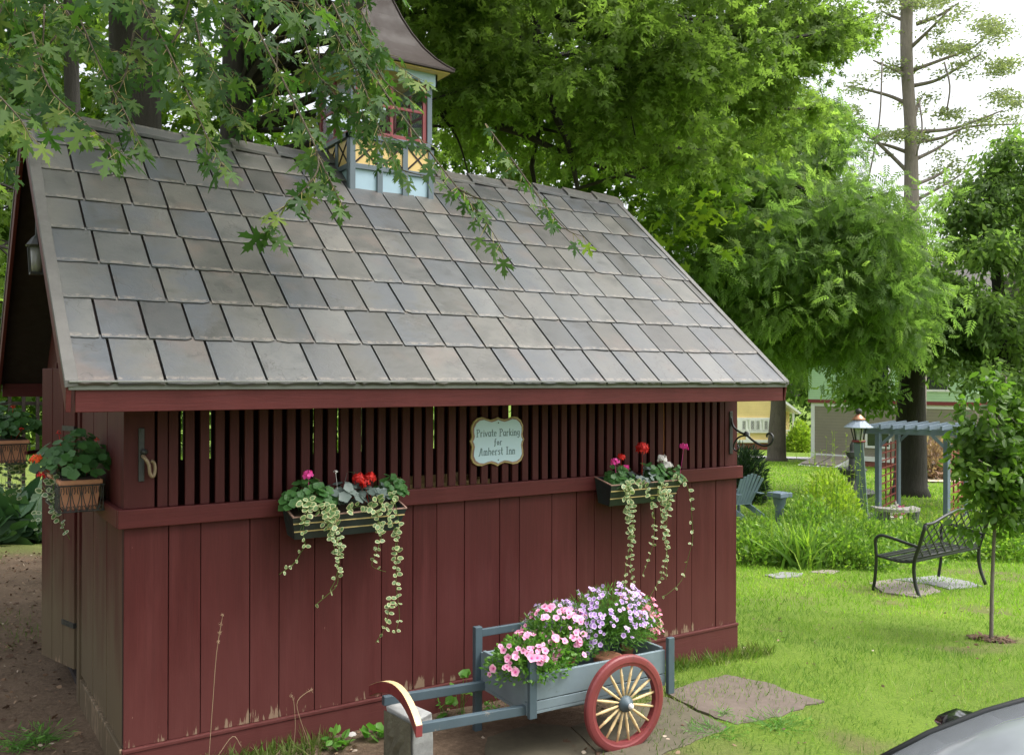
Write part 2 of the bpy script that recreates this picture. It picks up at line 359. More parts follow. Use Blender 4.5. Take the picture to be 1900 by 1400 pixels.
M['ger'] = leafmat('geranium_leaf', [(0, (.03, .10, .025)), (1, (.075, .18, .045))], .25, .45, radstops=[(0, (.09, .2, .05)), (.6, (.04, .11, .03)), (1, (.07, .17, .045))])
M['gerD'] = leafmat('geranium_leaf_deep', [(0, (.028, .085, .024)), (1, (.06, .15, .04))], .25, .45)
M['bego'] = leafmat('bluish_leaf', [(0, (.085, .12, .105)), (1, (.15, .19, .17))], .1, .45)
M['vinca'] = leafmat('variegated_leaf', [(0, (.1, .2, .08)), (1, (.2, .3, .12))], .25, .4, useRad=True, radstops=[(0, (.10, .19, .075)), (.70, (.15, .24, .10)), (.84, (.50, .50, .26)), (1, (.56, .54, .32))])
M['vincaD'] = leafmat('variegated_leaf_white', [(0, (.1, .2, .08)), (1, (.2, .3, .12))], .2, .4, useRad=True, radstops=[(0, (.08, .15, .06)), (.66, (.10, .18, .08)), (.76, (.45, .47, .33)), (1, (.5, .52, .38))])
M['petf'] = leafmat('petunia_foliage', [(0, (.05, .14, .025)), (1, (.14, .28, .05))], .35, .45)
M['pink'] = leafmat('pink_petal', [(0, (.8, .3, .5)), (1, (.85, .38, .58))], .3, .5, useRad=True, tcol=(1.1, 1, 1), radstops=[(0, (.25, .01, .10)), (.22, (.75, .12, .36)), (.5, (.84, .34, .54)), (1, (.88, .48, .66))])
M['purple'] = leafmat('purple_petal', [(0, (.5, .3, .7)), (1, (.6, .4, .8))], .3, .5, useRad=True, tcol=(1, 1, 1.1), radstops=[(0, (.75, .68, .78)), (.2, (.26, .10, .46)), (.5, (.50, .28, .68)), (1, (.80, .66, .88))])
M['salmon'] = leafmat('salmon_petal', [(0, (.8, .25, .38)), (1, (.85, .4, .5))], .3, .5, tcol=(1.1, 1, 1))
M['hotpink'] = leafmat('hot_pink_petal', [(0, (.72, .04, .30)), (1, (.85, .12, .45))], .25, .5, tcol=(1.1, 1, 1))
M['redp'] = leafmat('red_petal', [(0, (.42, .008, .008)), (1, (.72, .03, .02))], .2, .5, tcol=(1.1, 1, 1))
M['orange'] = leafmat('orange_petal', [(0, (.85, .09, .02)), (1, (.9, .16, .04))], .25, .5, tcol=(1.1, 1, 1))
M['whitep'] = leafmat('white_petal', [(0, (.75, .7, .68)), (1, (.8, .78, .76))], .25, .5, tcol=(1, 1, 1))
M['straw'] = leafmat('dry_straw', [(0, (.34, .25, .15)), (1, (.5, .38, .24))], .2, .7, tcol=(1, 1, 1))
M['litter'] = leafmat('dead_leaf', [(0, (.07, .04, .025)), (.5, (.17, .10, .06)), (.85, (.28, .19, .12)), (1, (.5, .42, .33))], .1, .8, tcol=(1, 1, 1))
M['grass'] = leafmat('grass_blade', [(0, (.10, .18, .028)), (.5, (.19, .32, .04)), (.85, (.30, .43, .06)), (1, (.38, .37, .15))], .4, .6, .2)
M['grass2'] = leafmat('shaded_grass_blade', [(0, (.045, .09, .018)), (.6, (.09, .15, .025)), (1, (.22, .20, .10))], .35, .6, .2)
M['grassN'] = leafmat('near_grass_blade', [(0, (.08, .145, .035)), (.5, (.15, .25, .048)), (.8, (.26, .36, .075)), (1, (.42, .38, .21))], .35, .65, .15)  # duller grass colours with a straw end, used on the near lawn
def bark(name, col, sc_=1.):
    m, n, p, o = nodes(name); v = pos(n, (9*sc_, 9*sc_, 1.6*sc_)); f = noise(n, v, 1.5, 7, .7, 1.2); c = np.array(col)
    n.links.new(mix(n, .5, ramp(n, f, [(.35, tuple(c*.45)), (.6, tuple(c)), (.75, tuple(c*1.4))]), ramp(n, noise(n, pos(n), .8, 4), [(.35, tuple(c*.7)), (.7, tuple(c*1.2))])), p.inputs['Base Color'])
    p.inputs['Roughness'].default_value = .9; bump(n, p, f, .9, .03); return m
M['bark'] = bark('maple_bark', (.034, .029, .024)); M['barkG'] = bark('grey_bark', (.17, .14, .115)); M['barkP'] = bark('conifer_bark', (.25, .21, .185)); M['twig'] = bark('twig_bark', (.10, .08, .05), 3)
M['blue'] = simple('slate_blue_paint', (.065, .098, .118), .5, .15, 6, .1, 40); M['blueL'] = simple('grey_blue_tray', (.165, .215, .24), .5, .18, 5, .12, 50)
M['pale'] = simple('pale_blue_paint', (.31, .43, .52), .5, .08, 6, .05); M['mustard'] = simple('mustard_paint', (.60, .42, .16), .55, .12, 6, .05)
M['trimb'] = simple('cupola_blue_grey', (.095, .125, .15), .5, .12, 6, .05); M['brick_red'] = simple('cupola_red', (.20, .03, .035), .5, .12)
M['croof'] = simple('brown_metal_roof', (.032, .022, .019), .6, .12, 3, .04, 20, spec=.25)
M['wheelred'] = simple('wheel_red_paint', (.20, .040, .042), .42, .2, 7, .1, 40); M['cream'] = simple('cream_paint', (.68, .50, .26), .5, .12, 9, .08)
M['iron'] = simple('dark_iron', (.035, .037, .036), .5, .4, 20, .3, 90, metal=.3); M['black'] = simple('black_powder_coat', (.018, .020, .020), .4, .2, 12, .05)
M['brass'] = simple('worn_brass', (.22, .16, .10), .5, .3, 20, .2, metal=.3)
M['boxg'] = simple('dark_green_box', (.020, .030, .030), .45, .4, 9, .15); M['gold'] = simple('gold_line', (.42, .32, .13), .55, .35, 25, 0)
M['rimw'] = simple('worn_wood_rim', (.28, .17, .13), .7, .4, 14, .2); M['soil'] = simple('potting_soil', (.05, .03, .02), .95, .5, 30, .6, 80)
M['terra'] = simple('terracotta', (.52, .24, .14), .7, .15, 8, .1); M['white'] = simple('white_trim', (.74, .74, .72), .5, .06, 4, .03)
M['signf'] = simple('sign_face', (.46, .60, .68), .4, .04, 5, .0); M['ink'] = simple('sign_ink', (.10, .16, .17), .5, .25, 60, 0)
M['glass'] = simple('dark_glass', (.02, .025, .03), .06, .2, 3, 0, spec=.8)
M['pole'] = simple('lamp_post_green', (.095, .135, .135), .5, .12, 4, .08); M['perg'] = simple('pergola_blue', (.125, .165, .215), .5, .12, 3, .05)
M['adir'] = simple('chair_blue', (.24, .33, .40), .55, .12, 4, .05); M['copper'] = simple('copper_cap', (.50, .24, .15), .35, .15, 8, 0, metal=.4)
M['fountain'] = simple('dark_cast_stone', (.075, .075, .078), .75, .3, 10, .3); M['benchst'] = simple('garden_bench_stone', (.26, .24, .23), .8, .2, 10, .3)
M['brick'] = simple('painted_brick', (.27, .085, .065), .75, .2, 6, .2); M['dirtc'] = None
for k_, c_, t_, s__ in (('blue', (.22, .2, .17), .66, 16), ('blueL', (.10, .12, .12), .66, 9), ('wheelred', (.09, .03, .025), .62, 12), ('cream', (.35, .26, .15), .66, 22), ('boxg', (.17, .085, .05), .66, 11), ('pole', (.2, .21, .19), .68, 8)): worn(M[k_], c_, t_, s__)
def siding(name, col, step=.11):
    m, n, p, o = nodes(name); s_ = N(n, 'SeparateXYZ'); n.links.new(pos(n), s_.inputs[0])
    fr = mth(n, 'FRACT', mth(n, 'DIVIDE', s_.outputs['Z'], step)); c = np.array(col)
    n.links.new(mix(n, 1., ramp(n, noise(n, pos(n), 1.5, 4), [(.3, tuple(c*.93)), (.7, tuple(c*1.05))]), ramp(n, fr, [(0, .55), (.12, 1.), (1, 1.)]), 'MULTIPLY'), p.inputs['Base Color'])
    p.inputs['Roughness'].default_value = .55; bump(n, p, fr, .6, .02); return m
M['sideY'] = siding('yellow_clapboard', (.80, .60, .27)); M['sideG'] = siding('mint_clapboard', (.46, .66, .44)); M['sideB'] = siding('taupe_clapboard', (.27, .235, .195), .14)
M['sideT'] = siding('pale_clapboard', (.55, .50, .46)); M['broof'] = simple('asphalt_shingles', (.12, .11, .105), .9, .2, 10, .2)
def stone(name, col, var=.3, sc_=3., b=.4):
    m, n, p, o = nodes(name); v = pos(n); c = np.array(col); f = noise(n, v, sc_, 7, .7); f2 = noise(n, v, sc_*7, 5, .7)
    cc = mix(n, .6, ramp(n, f, [(.3, tuple(c*(1-var))), (.6, tuple(c)), (.75, tuple(c*(1+var)))]), ramp(n, f2, [(.3, tuple(c*.7)), (.7, tuple(c*1.25))]))
    n.links.new(cc, p.inputs['Base Color']); p.inputs['Roughness'].default_value = .85; bump(n, p, mth(n, 'ADD', f, mth(n, 'MULTIPLY', f2, .5)), b, .01); return m
M['flag'] = stone('brown_flagstone', (.135, .105, .085)); M['flagG'] = stone('mossy_flagstone', (.095, .082, .052)); M['flagP'] = stone('pale_slab', (.25, .21, .185)); M['flagB'] = stone('grey_slab', (.24, .24, .245))
M['granite'] = stone('granite_sawn', (.30, .31, .30), .15, 5, .3); M['graniteR'] = stone('granite_split_mossy', (.125, .12, .08), .45, 9, 1.); M['rock'] = stone('pale_rock', (.5, .47, .45))
def ground_mat():
    m, n, p, o = nodes('ground_earth_and_turf'); v = pos(n)
    d = mix(n, .5, ramp(n, noise(n, v, 2.2, 7, .7), [(.3, (.085, .060, .040)), (.55, (.165, .115, .078)), (.75, (.28, .20, .14))]), ramp(n, noise(n, v, 35, 5, .8), [(.35, (.07, .048, .033)), (.6, (.18, .13, .09)), (.72, (.32, .25, .19))]))
    gr = mix(n, .55, ramp(n, noise(n, v, .7, 5, .6), [(.3, (.09, .16, .026)), (.6, (.16, .265, .035)), (.8, (.25, .34, .05))]), ramp(n, noise(n, v, 55, 4, .8), [(.35, (.05, .085, .013)), (.7, (.20, .27, .038))]))
    n.links.new(mix(n, attr(n, 'lawn'), d, gr), p.inputs['Base Color']); p.inputs['Roughness'].default_value = .95; p.inputs['Specular IOR Level'].default_value = .15
    bump(n, p, noise(n, v, 30, 7, .75), .7, .03); return m
M['ground'] = ground_mat()

# ------------------------------------------------------------ setting: ground
def hash_noise(x, y, s=1., seed=0):
    x = np.asarray(x)*s+seed*13.7; y = np.asarray(y)*s+seed*7.1; xi = np.floor(x); yi = np.floor(y); fx = x-xi; fy = y-yi
    h = lambda a, b: np.modf(np.abs(np.sin(a*127.1+b*311.7+seed)*43758.5453))[0]
    fx = fx*fx*(3-2*fx); fy = fy*fy*(3-2*fy)
    return (h(xi, yi)*(1-fx)+h(xi+1, yi)*fx)*(1-fy)+(h(xi, yi+1)*(1-fx)+h(xi+1, yi+1)*fx)*fy
def sm(a, b, x): t = np.clip((np.asarray(x)-a)/(b-a), 0, 1); return t*t*(3-2*t)
def lawn(x, y):
    nz = (hash_noise(x, y, 1.3, 1)-.5)*.7+(hash_noise(x, y, 5, 2)-.5)*.35
    # turf everywhere right of the cart and behind; bare earth along the shed front and the door side
    right = sm(2.35, 3.3, x+.55*(y+.6)*(y < -.6)*-1+nz)
    right = right*(1-.6*sm(.58, .8, hash_noise(x, y, 1.6, 21)*.7+hash_noise(x, y, 5.1, 22)*.3)*sm(3., 0., y-.3*x+1.6))
    front = sm(-1.55, -2.0, y+nz*.5)*.9
    back = sm(6.5, 9, y+nz)*.75
    left = sm(-1.6, -2.4, x+nz*.6)*.3
    return np.clip(np.maximum.reduce([right, front, back, left]), 0, 1)
def ticks(c, lim, d0, gr):
    a = [0.]; s_ = d0
    while a[-1] < lim: a.append(a[-1]+s_); s_ = min(s_*gr, 25) if a[-1] > 4 else s_
    a = np.array(a); return np.concatenate([-a[:0:-1], a])+c
gx = ticks(2.5, 320, .07, 1.035); gy = ticks(.5, 320, .07, 1.035)
X, Y = np.meshgrid(gx, gy, indexing='ij')
near = np.exp(-((X-2.5)**2+(Y-.5)**2)/120)
Z = g(X, Y)+((hash_noise(X, Y, 4, 3)-.5)*.016+(hash_noise(X, Y, 1.1, 4)-.5)*.03)*(near+.15)
V = np.stack([X.ravel(), Y.ravel(), Z.ravel()], 1); nx, ny = X.shape
i, j = np.meshgrid(np.arange(nx-1), np.arange(ny-1), indexing='ij'); i = i.ravel(); j = j.ravel()
F = np.stack([i*ny+j, (i+1)*ny+j, (i+1)*ny+j+1, i*ny+j+1], 1)
go = build_np('ground', [(V, F.ravel(), np.full(len(F), 4), np.zeros(len(V)), np.zeros(len(V)))], M['ground'], smooth=True)
q = go.data.attributes.new('lawn', 'FLOAT', 'POINT'); q.data.foreach_set('value', lawn(V[:, 0], V[:, 1]).astype(np.float32))
tag(go, kind='structure')

# ------------------------------------------------------------ the shed
L = 4.0665; YR, ZR = 1.4535, 3.12; ZE = 1.58; YE = -.372; K = (ZR-ZE)/(YR-YE); DEP = 2.907
def rz(y): return ZE+K*(y-YE) if y <= YR else ZE+K*(2*YR-YE-y)
shed = thing('shed', 'barn red board shed with grey slate roof and small cupola', 'shed', (L/2, YR, -.285))
SH = dict(parent=shed)
# front boards
seams = [0, .20, .35, .59, .74, .93, 1.08, 1.31, 1.50, 1.65, 1.83, 2.07, 2.21, 2.45, 2.64, 2.78, 2.92, 3.17, 3.30, 3.49, 3.63, 3.86, L]
b = MB(); bu = MB()
for k, (a, c) in enumerate(zip(seams[:-1], seams[1:])):
    dy = random.uniform(-.0015, .0015)
    b.box(a+.0018, c-.0018, dy, .022, -.122, .955, (k*.37+.05) % 1+.01)
b.build('front_boards', M['red'], bevel=.0028, **SH)
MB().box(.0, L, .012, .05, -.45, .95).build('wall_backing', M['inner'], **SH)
b = MB(); b.box(-.004, L+.004, -.012, .012, -.45, -.142); b.build('base_board', M['redH'], bevel=.003, **SH)
MB().box(-.006, L+.006, -.018, .02, -.142, -.1225).build('base_ledge', M['redH'], bevel=.004, **SH)
MB().box(-.03, L+.03, -.034, -.002, .9025, .9895).build('mid_rail', M['redH'], bevel=.004, **SH)
MB().box(-.032, -.002, -.002, .56, .9025, .9895).build('mid_rail', M['redH'], bevel=.004, **SH)
# slats above the rail
b = MB(); b.box(-.002, .135, -.004, .03, .9897, 1.60, .3); b.build('corner_board', M['redS'], bevel=.003, **SH)
MB().box(3.945, L+.002, -.004, .03, .9897, 1.60, .6).build('corner_board', M['redS'], bevel=.003, **SH)
x = .150; k = 0
while x < 3.93:
    wd = .0445+random.uniform(-.002, .002); dx = random.uniform(-.002, .002)
    MB().box(x+dx, x+dx+wd, .0, .02, .9897, 1.60, (k*.29) % 1+.01).build('slat', M['redS'], bevel=.002, **SH)
    x += .0725 if k else .052; k += 1
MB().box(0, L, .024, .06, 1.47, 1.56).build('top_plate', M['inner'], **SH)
# fascia, drip edge
MB().box(-.256, L+.053, -.365, -.342, 1.4546, 1.553).build('fascia', M['redH'], bevel=.003, **SH)
MB().box(-.256, L+.053, 2*YR+.342, 2*YR+.365, 1.4546, 1.553).build('fascia', M['redH'], bevel=.003, **SH)
b = MB(); b.box(-.283, L+.083, -.374, -.366, 1.548, 1.590); b.box(-.283, L+.083, -.392, -.374, 1.579, 1.587); b.build('drip_edge', M['drip'], bevel=.002, **SH)
# roof decks (both slopes) + rake boards
for sgn in (1, -1):
    yy = lambda y: y if sgn > 0 else 2*YR-y
    MB().add([(-.27, yy(YE+.012), ZE-.012), (L+.07, yy(YE+.012), ZE-.012), (L+.07, yy(YR), ZR-.012), (-.27, yy(YR), ZR-.012),
              (-.27, yy(YE+.012), ZE-.034), (L+.07, yy(YE+.012), ZE-.034), (L+.07, yy(YR), ZR-.034), (-.27, yy(YR), ZR-.034)],
             [(0, 1, 2, 3), (4, 7, 6, 5), (0, 4, 5, 1), (2, 6, 7, 3), (0, 3, 7, 4), (1, 5, 6, 2)]).build('roof_deck', M['inner'], **SH)
    for x0, x1 in ((-.292, -.271), (L+.071, L+.088)):
        MB().add([(x, yy(y), z) for x in (x0, x1) for y, z in ((YE-.004, ZE-.002), (YR, ZR-.002), (YR, ZR-.125), (YE-.004+.02, ZE-.125))],
                 [(0, 1, 2, 3), (7, 6, 5, 4), (0, 4, 5, 1), (1, 5, 6, 2), (2, 6, 7, 3), (3, 7, 4, 0)]).build('rake_board', M['redH'], bevel=.003, **SH)
    for x0, x1 in ((-.298, -.245), (L+.050, L+.094)):
        nn = 10; vs = []; fs = []
        for k in range(nn+1):
            t = k/nn; y = YE-.012+(YR-YE+.012)*t; z = ZE+K*(y-YE)+.020; j = random.uniform(-.003, .003) if x0 < 0 else 0
            vs += [(x0, yy(y), z), (x1+j, yy(y), z), (x1+j, yy(y), z-.024), (x0, yy(y), z-.032)]
        for k in range(nn):
            a = k*4
            for e in range(4): fs.append((a+e, a+(e+1) % 4, a+4+(e+1) % 4, a+4+e))
        fs += [(0, 1, 2, 3), (nn*4+3, nn*4+2, nn*4+1, nn*4)]
        MB().add(vs, fs).build('verge_strip', M['verge'], bevel=.002, **SH)
# shingles
def shingles(front):
    V = []; Lp = []; To = []; A = []; B = []; nv = 0
    su = np.array([0, math.cos(math.atan(K)), math.sin(math.atan(K))]); no = np.array([0, -su[2], su[1]])
    tot = (YR-YE)/su[1]; expo = .2955; rows = int(math.ceil(tot/expo))
    for r_ in range(rows):
        s0 = r_*expo-(.018 if r_ == 0 else 0); s1 = min((r_+1)*expo+.03, tot)
        x = -.252 - (random.uniform(0, .17) if r_ % 2 else random.uniform(0, .05))
        while x < L+.055:
            wd = random.choice([.185, .20, .21, .225, .24, .255]); xa = max(x, -.248); xb = min(x+wd-.0120, L+.052)
            x += wd
            if xb-xa < .02: continue
            tn = .0; ra = random.random(); tw = random.uniform(-.0015, .0015)
            nX = 6; th = .0085
            pts = []
            # chipped butt edge
            jag = [random.uniform(-.0035, .0035) for _ in range(nX+1)]
            if random.random() < .22: jag[random.choice([0, -1])] += random.uniform(.008, .018)
            rows_ = [(s0, th+.0015), (s0+.02, th+.0015), (s1, .003)]
            for jj, (s_, h) in enumerate(rows_):
                for k in range(nX+1):
                    u = xa+(xb-xa)*k/nX
                    pts.append(((u, s_+(jag[k] if jj == 0 else 0), h+tw*(k/nX-.5)*2), k/nX))
            for k in range(nX+1):   # bottom edge verts
                u = xa+(xb-xa)*k/nX; pts.append(((u, s0+jag[k]+.001, -.004), k/nX))
            for s_ in (s0+.02, s1): pts.append(((xa, s_, -.004), 0)); pts.append(((xb, s_, -.004), 1))
            for (u, s_, h), rd in pts:
                P = np.array([u, YE, ZE])+su*s_+no*h
                if not front: P[1] = 2*YR-P[1]
                V.append(P); A.append(ra); B.append(rd)
            m = nX+1; fs = []
            for jj in range(2):
                for k in range(nX): fs.append((jj*m+k, jj*m+k+1, (jj+1)*m+k+1, (jj+1)*m+k))
            for k in range(nX): fs.append((3*m+k, 3*m+k+1, k+1, k))
            fs += [(3*m, 0, m, 4*m), (4*m, m, 2*m, 4*m+2), (3*m+nX, 4*m+1, m+nX, nX), (4*m+1, 4*m+3, 2*m+nX, m+nX)]
            for f in fs:
                f = f if front else f[::-1]; Lp += [nv+q for q in f]; To.append(4)
            nv += len(pts)
    return (np.array(V), np.array(Lp), np.array(To), np.array(A), np.array(B))
for fr_side in (True, False):
    o = build_np('shingles', [shingles(fr_side)], M['slate'], shed); o.data.polygons.foreach_set('use_smooth', np.zeros(len(o.data.polygons), bool))
b = MB(); x = -.30; k = 0
cs, sn = math.cos(math.atan(K)), math.sin(math.atan(K))
while x < L+.08:
    x1 = min(x+.30, L+.10); h0 = .018; h1 = .034; r_ = random.random()
    for sg in (1, -1):
        vs = []
        for xx, h in ((x, h1), (x1+.02, h0)):
            for s_, hh in ((0, h), (.105, h), (.105, h-.016), (0, h-.016)):
                vs.append((xx, YR-sg*(s_*cs+hh*sn*.0)-sg*.0, ZR-s_*sn+hh/cs))
        b.add(vs, [(0, 1, 2, 3), (7, 6, 5, 4), (0, 4, 5, 1), (1, 5, 6, 2), (2, 6, 7, 3), (3, 7, 4, 0)], .1+.5*r_)
    x = x1
o = b.build('ridge_cap', M['slate'], shed, bevel=.002)
q = o.data.attributes.new('rad', 'FLOAT', 'POINT'); q.data.foreach_set('value', np.full(len(o.data.vertices), .5, np.float32))
# gable side, door leaves, back and right walls
b = MB()
for k in range(6): b.box(-.001+.002*(k % 2), .022, .024+k*.205, .024+(k+1)*.205-.004, -.12, 1.62, (k*.31) % 1+.01)
b.build('gable_wall', M['redM'], bevel=.004, **SH)
MB().box(-.014, .01, .0, 1.10, -.142, -.1225).build('base_ledge', M['redM'], bevel=.003, **SH)
MB().box(-.006, .02, .0, 1.26, -.45, -.142).build('base_board', M['redM'], **SH)
MB().box(-.012, .06, 1.256, 1.335, -.45, 1.70).build('door_post', M['redM'], bevel=.004, **SH)
MB().box(-.012, .06, 2.27, 2.35, -.45, 1.70).build('door_post', M['redM'], bevel=.004, **SH)
MB().add([(x, y, z) for x in (.0, .02) for y, z in ((0, 1.62), (2*YR, 1.62), (YR+.1, rz(YR)-.15), (YR-.1, rz(YR)-.15))],
         [(0, 1, 2, 3), (7, 6, 5, 4), (0, 4, 5, 1), (1, 5, 6, 2), (2, 6, 7, 3), (3, 7, 4, 0)]).build('gable_panel', M['redS'], **SH)
MB().box(-.001, .022, 2.35, DEP-.002, -.45, 1.62, .3).build('gable_wall', M['redM'], **SH)
def leaf(hy, ang, length, sgn):
    d = np.array([math.sin(ang), math.cos(ang)*sgn, 0]); p0 = np.array([-.014, hy, 0.]); p1 = p0+d*length
    b = MB(); n_ = 3
    for k in range(n_):
        a = p0+d*length*k/n_+d*.003; c = p0+d*length*(k+1)/n_-d*.003
        b.beam((*a[:2], .775), (*c[:2], .775), .024, 1.76, val=(k*.4+.1))
    o = b.build('door', M['redM'], bevel=.003, **SH)
    h = MB()
    for z in (.15, 1.3): h.beam((*(p0+d*.0)[:2], z), (*(p0+d*.16)[:2], z), .034, .03)
    h.build('hinge', M['iron'], o)
leaf(1.336, R(-16), .455, 1); leaf(2.268, R(-14), .40, -1)
b = MB()
for k in range(20): b.box(k*L/20+.003, (k+1)*L/20-.003, 2*YR-.022, 2*YR, -.45, .955, (k*.37) % 1+.01)
b.build('back_boards', M['red'], **SH)
b = MB(); x = .02
while x < L-.06: b.box(x, x+(.0725 if int(x*13.7) % 3 else .055), 2*YR-.02, 2*YR, .955, 1.60, (x*3.3) % 1); x += .0725
b.build('back_slats', M['redS'], **SH)
b = MB()
for k in range(14): b.box(L-.022, L, .024+k*(DEP-.05)/14, .024+(k+1)*(DEP-.05)/14-.004, -.45, .955, (k*.37) % 1+.01)
b.build('side_boards', M['red'], **SH)
b = MB(); y = .06
while y < DEP-.08: b.box(L-.02, L, y, y+.066, .955, 1.60, (y*3.3) % 1); y += .0725
b.build('side_slats', M['redS'], **SH)
MB().add([(x, y, z) for x in (L-.02, L) for y, z in ((0, 1.60), (2*YR, 1.60), (YR+.1, rz(YR)-.15), (YR-.1, rz(YR)-.15))],
         [(0, 1, 2, 3), (7, 6, 5, 4), (0, 4, 5, 1), (1, 5, 6, 2), (2, 6, 7, 3), (3, 7, 4, 0)]).build('gable_panel', M['redS'], **SH)
MB().box(.03, L-.03, .06, DEP-.03, -.30, -.25).build('floor_slab', M['inner'], **SH)
# cupola (part of the shed) with its sub-parts
cx, cy_ = 1.922, YR; h = .315
def sq(b, r_, z0, z1): b.box(cx-r_, cx+r_, cy_-r_, cy_+r_, z0, z1)
b = MB(); sq(b, h-.012, 2.55, 3.21); cup = b.build('cupola', M['pale'], shed)
def face_items(fn):
    for a in range(4):
        c, s_ = (1, 0, -1, 0)[a], (0, 1, 0, -1)[a]
        fn(lambda u, v, z, c=c, s_=s_: (cx+u*c-(-v)*s_*-1*-1 if False else cx+u*c+v*s_, cy_+u*s_-v*c, z))
def cbox(b, f, u0, u1, v0, v1, z0, z1):
    b.add([f(u, v, z) for u in (u0, u1) for v in (v0, v1) for z in (z0, z1)], [(0, 1, 3, 2), (4, 6, 7, 5), (0, 4, 5, 1), (2, 3, 7, 6), (0, 2, 6, 4), (1, 5, 7, 3)])
bp = MB(); by = MB(); bx_ = MB(); br = MB(); bc = MB(); fr = MB(); gl = MB(); pl = MB()
def side(f):
    for u in (-h+.0, -.115, .075, h-.04): cbox(bp, f, u, u+.04, h-.011, h+.006, 2.6, 3.205)
    cbox(bp, f, -h, h, h-.011, h+.004, 3.003, 3.038)
    cbox(by, f, -h+.01, h-.01, h-.012, h-.004, 3.038, 3.2)
    for u0, u1 in ((-h+.042, -.117), (-.073, .073), (.117, h-.042)):
        for s_ in (1, -1):
            p = np.array([[u0, 3.045], [u1, 3.195]]) if s_ > 0 else np.array([[u0, 3.195], [u1, 3.045]])
            d = unit(p[1]-p[0]); nn = np.array([-d[1], d[0]])*.006; vv = h+.0005*s_
            pts = [(p[0]-nn), (p[1]-nn), (p[1]+nn), (p[0]+nn)]
            bx_.add([f(a, v, z) for v in (h-.006, vv) for a, z in pts], [(0, 1, 2, 3), (7, 6, 5, 4), (0, 4, 5, 1), (1, 5, 6, 2), (2, 6, 7, 3), (3, 7, 4, 0)])
    cbox(bp, f, -h-.018, h+.018, h-.03, h+.018, 3.207, 3.238)
    for u in (-h+.005, h-.045): cbox(bc, f, u, u+.04, h-.045, h-.008, 3.238, 3.70)
    for u in (-h+.046, h-.075, -.012): cbox(fr, f, u, u+(.03 if abs(u) > .1 else .024), h-.035, h-.015, 3.238, 3.66)
    cbox(fr, f, -h+.077, h-.076, h-.033, h-.016, 3.24, 3.272); cbox(fr, f, -h+.077, h-.076, h-.031, h-.018, 3.45, 3.47)
    cbox(gl, f, -h+.05, h-.05, h-.027, h-.024, 3.25, 3.66)
    # arched valance under the eaves
    n_ = 12; top = [(u, 3.73) for u in np.linspace(h+.02, -h-.02, n_+1)]
    bot = [(u, 3.645+.055*(1-min(1, abs(u)/(h*.80))**2)) for u in np.linspace(-h-.02, h+.02, n_+1)]
    pl.prism(bot+top, lambda u, z, w_: f(u, h+.006+w_, z), .014)
face_items(side)
bp.build('trim', M['trimb'], cup, bevel=.002); by.build('panel', M['mustard'], cup); bx_.build('lattice', M['inner'], cup)
bc.build('corner_post', M['trimb'], cup, bevel=.003); fr.build('window_frame', M['brick_red'], cup, bevel=.002); pl.build('valance', M['pale'], cup)
mg, n_, p_, o_ = nodes('clear_glass'); p_.inputs['Base Color'].default_value = (.8, .85, .85, 1); p_.inputs['Roughness'].default_value = .02; p_.inputs['Transmission Weight'].default_value = 1; p_.inputs['IOR'].default_value = 1.1
M['clear'] = mg; gl.build('pane', mg, cup)
b = MB(); prof = [(.425, 3.742), (.425, 3.754), (.385, 3.785), (.325, 3.845), (.265, 3.925), (.205, 4.03), (.15, 4.15), (.095, 4.30), (.04, 4.45)]
vs = []; fs = []
for r_, z in prof: vs += [(cx-r_, cy_-r_, z), (cx+r_, cy_-r_, z), (cx+r_, cy_+r_, z), (cx-r_, cy_+r_, z)]
for k in range(len(prof)-1):
    for e in range(4): fs.append((4*k+e, 4*k+(e+1) % 4, 4*k+4+(e+1) % 4, 4*k+4+e))
fs += [(3, 2, 1, 0), tuple(4*(len(prof)-1)+e for e in range(4))]
b.add(vs, fs); b.build('roof', M['croof'], cup)
b = MB()
for e in ((-1, -1), (1, -1), (1, 1), (-1, 1)): b.tube([(cx+e[0]*r_, cy_+e[1]*r_, z+.004) for r_, z in prof[1:]], .008, 6)
b.build('hip_seam', M['croof'], cup, smooth=True)
b = MB(); sq(b, .40, 3.732, 3.741); b.build('soffit', M['mustard'], cup)
MB().lathe([(.02, 4.45), (.035, 4.5), (.05, 4.54), (.035, 4.58), (.012, 4.6), (.008, 4.8), (.001, 4.82)], (cx, cy_, 0)).build('finial', M['croof'], cup, smooth=True)
# things kept inside the shed, glimpsed between the slats
o = thing('wooden_crate', 'yellow painted wooden crate standing inside the shed behind the slats', 'crate', (1.9, .55, -.25))
b = MB()
for z in (.55, .70, .85): b.box(1.6, 2.2, .35, .37, z, z+.12); b.box(1.6, 2.2, .73, .75, z, z+.12); b.box(1.58, 1.60, .35, .75, z, z+.12); b.box(2.2, 2.22, .35, .75, z, z+.12)
b.build('slat_sides', M['mustard'], o)
b = MB()
for x in (1.60, 2.17):
    for y in (.372, .70): b.box(x, x+.03, y, y+.028, -.25, .98)
b.build('leg', M['cream'], o)
b = MB(); Pq = ony(1236, 800, .12); b.tube([(Pq[0], .12, -.25), (Pq[0]+.02, .2, 1.5)], .026, 8); tag(b.build('orange_pole', simple('orange_wood', (.65, .24, .07), .5), origin=(Pq[0], .12, -.25)), 'orange brown pole standing upright inside the shed behind the right window box', 'pole')

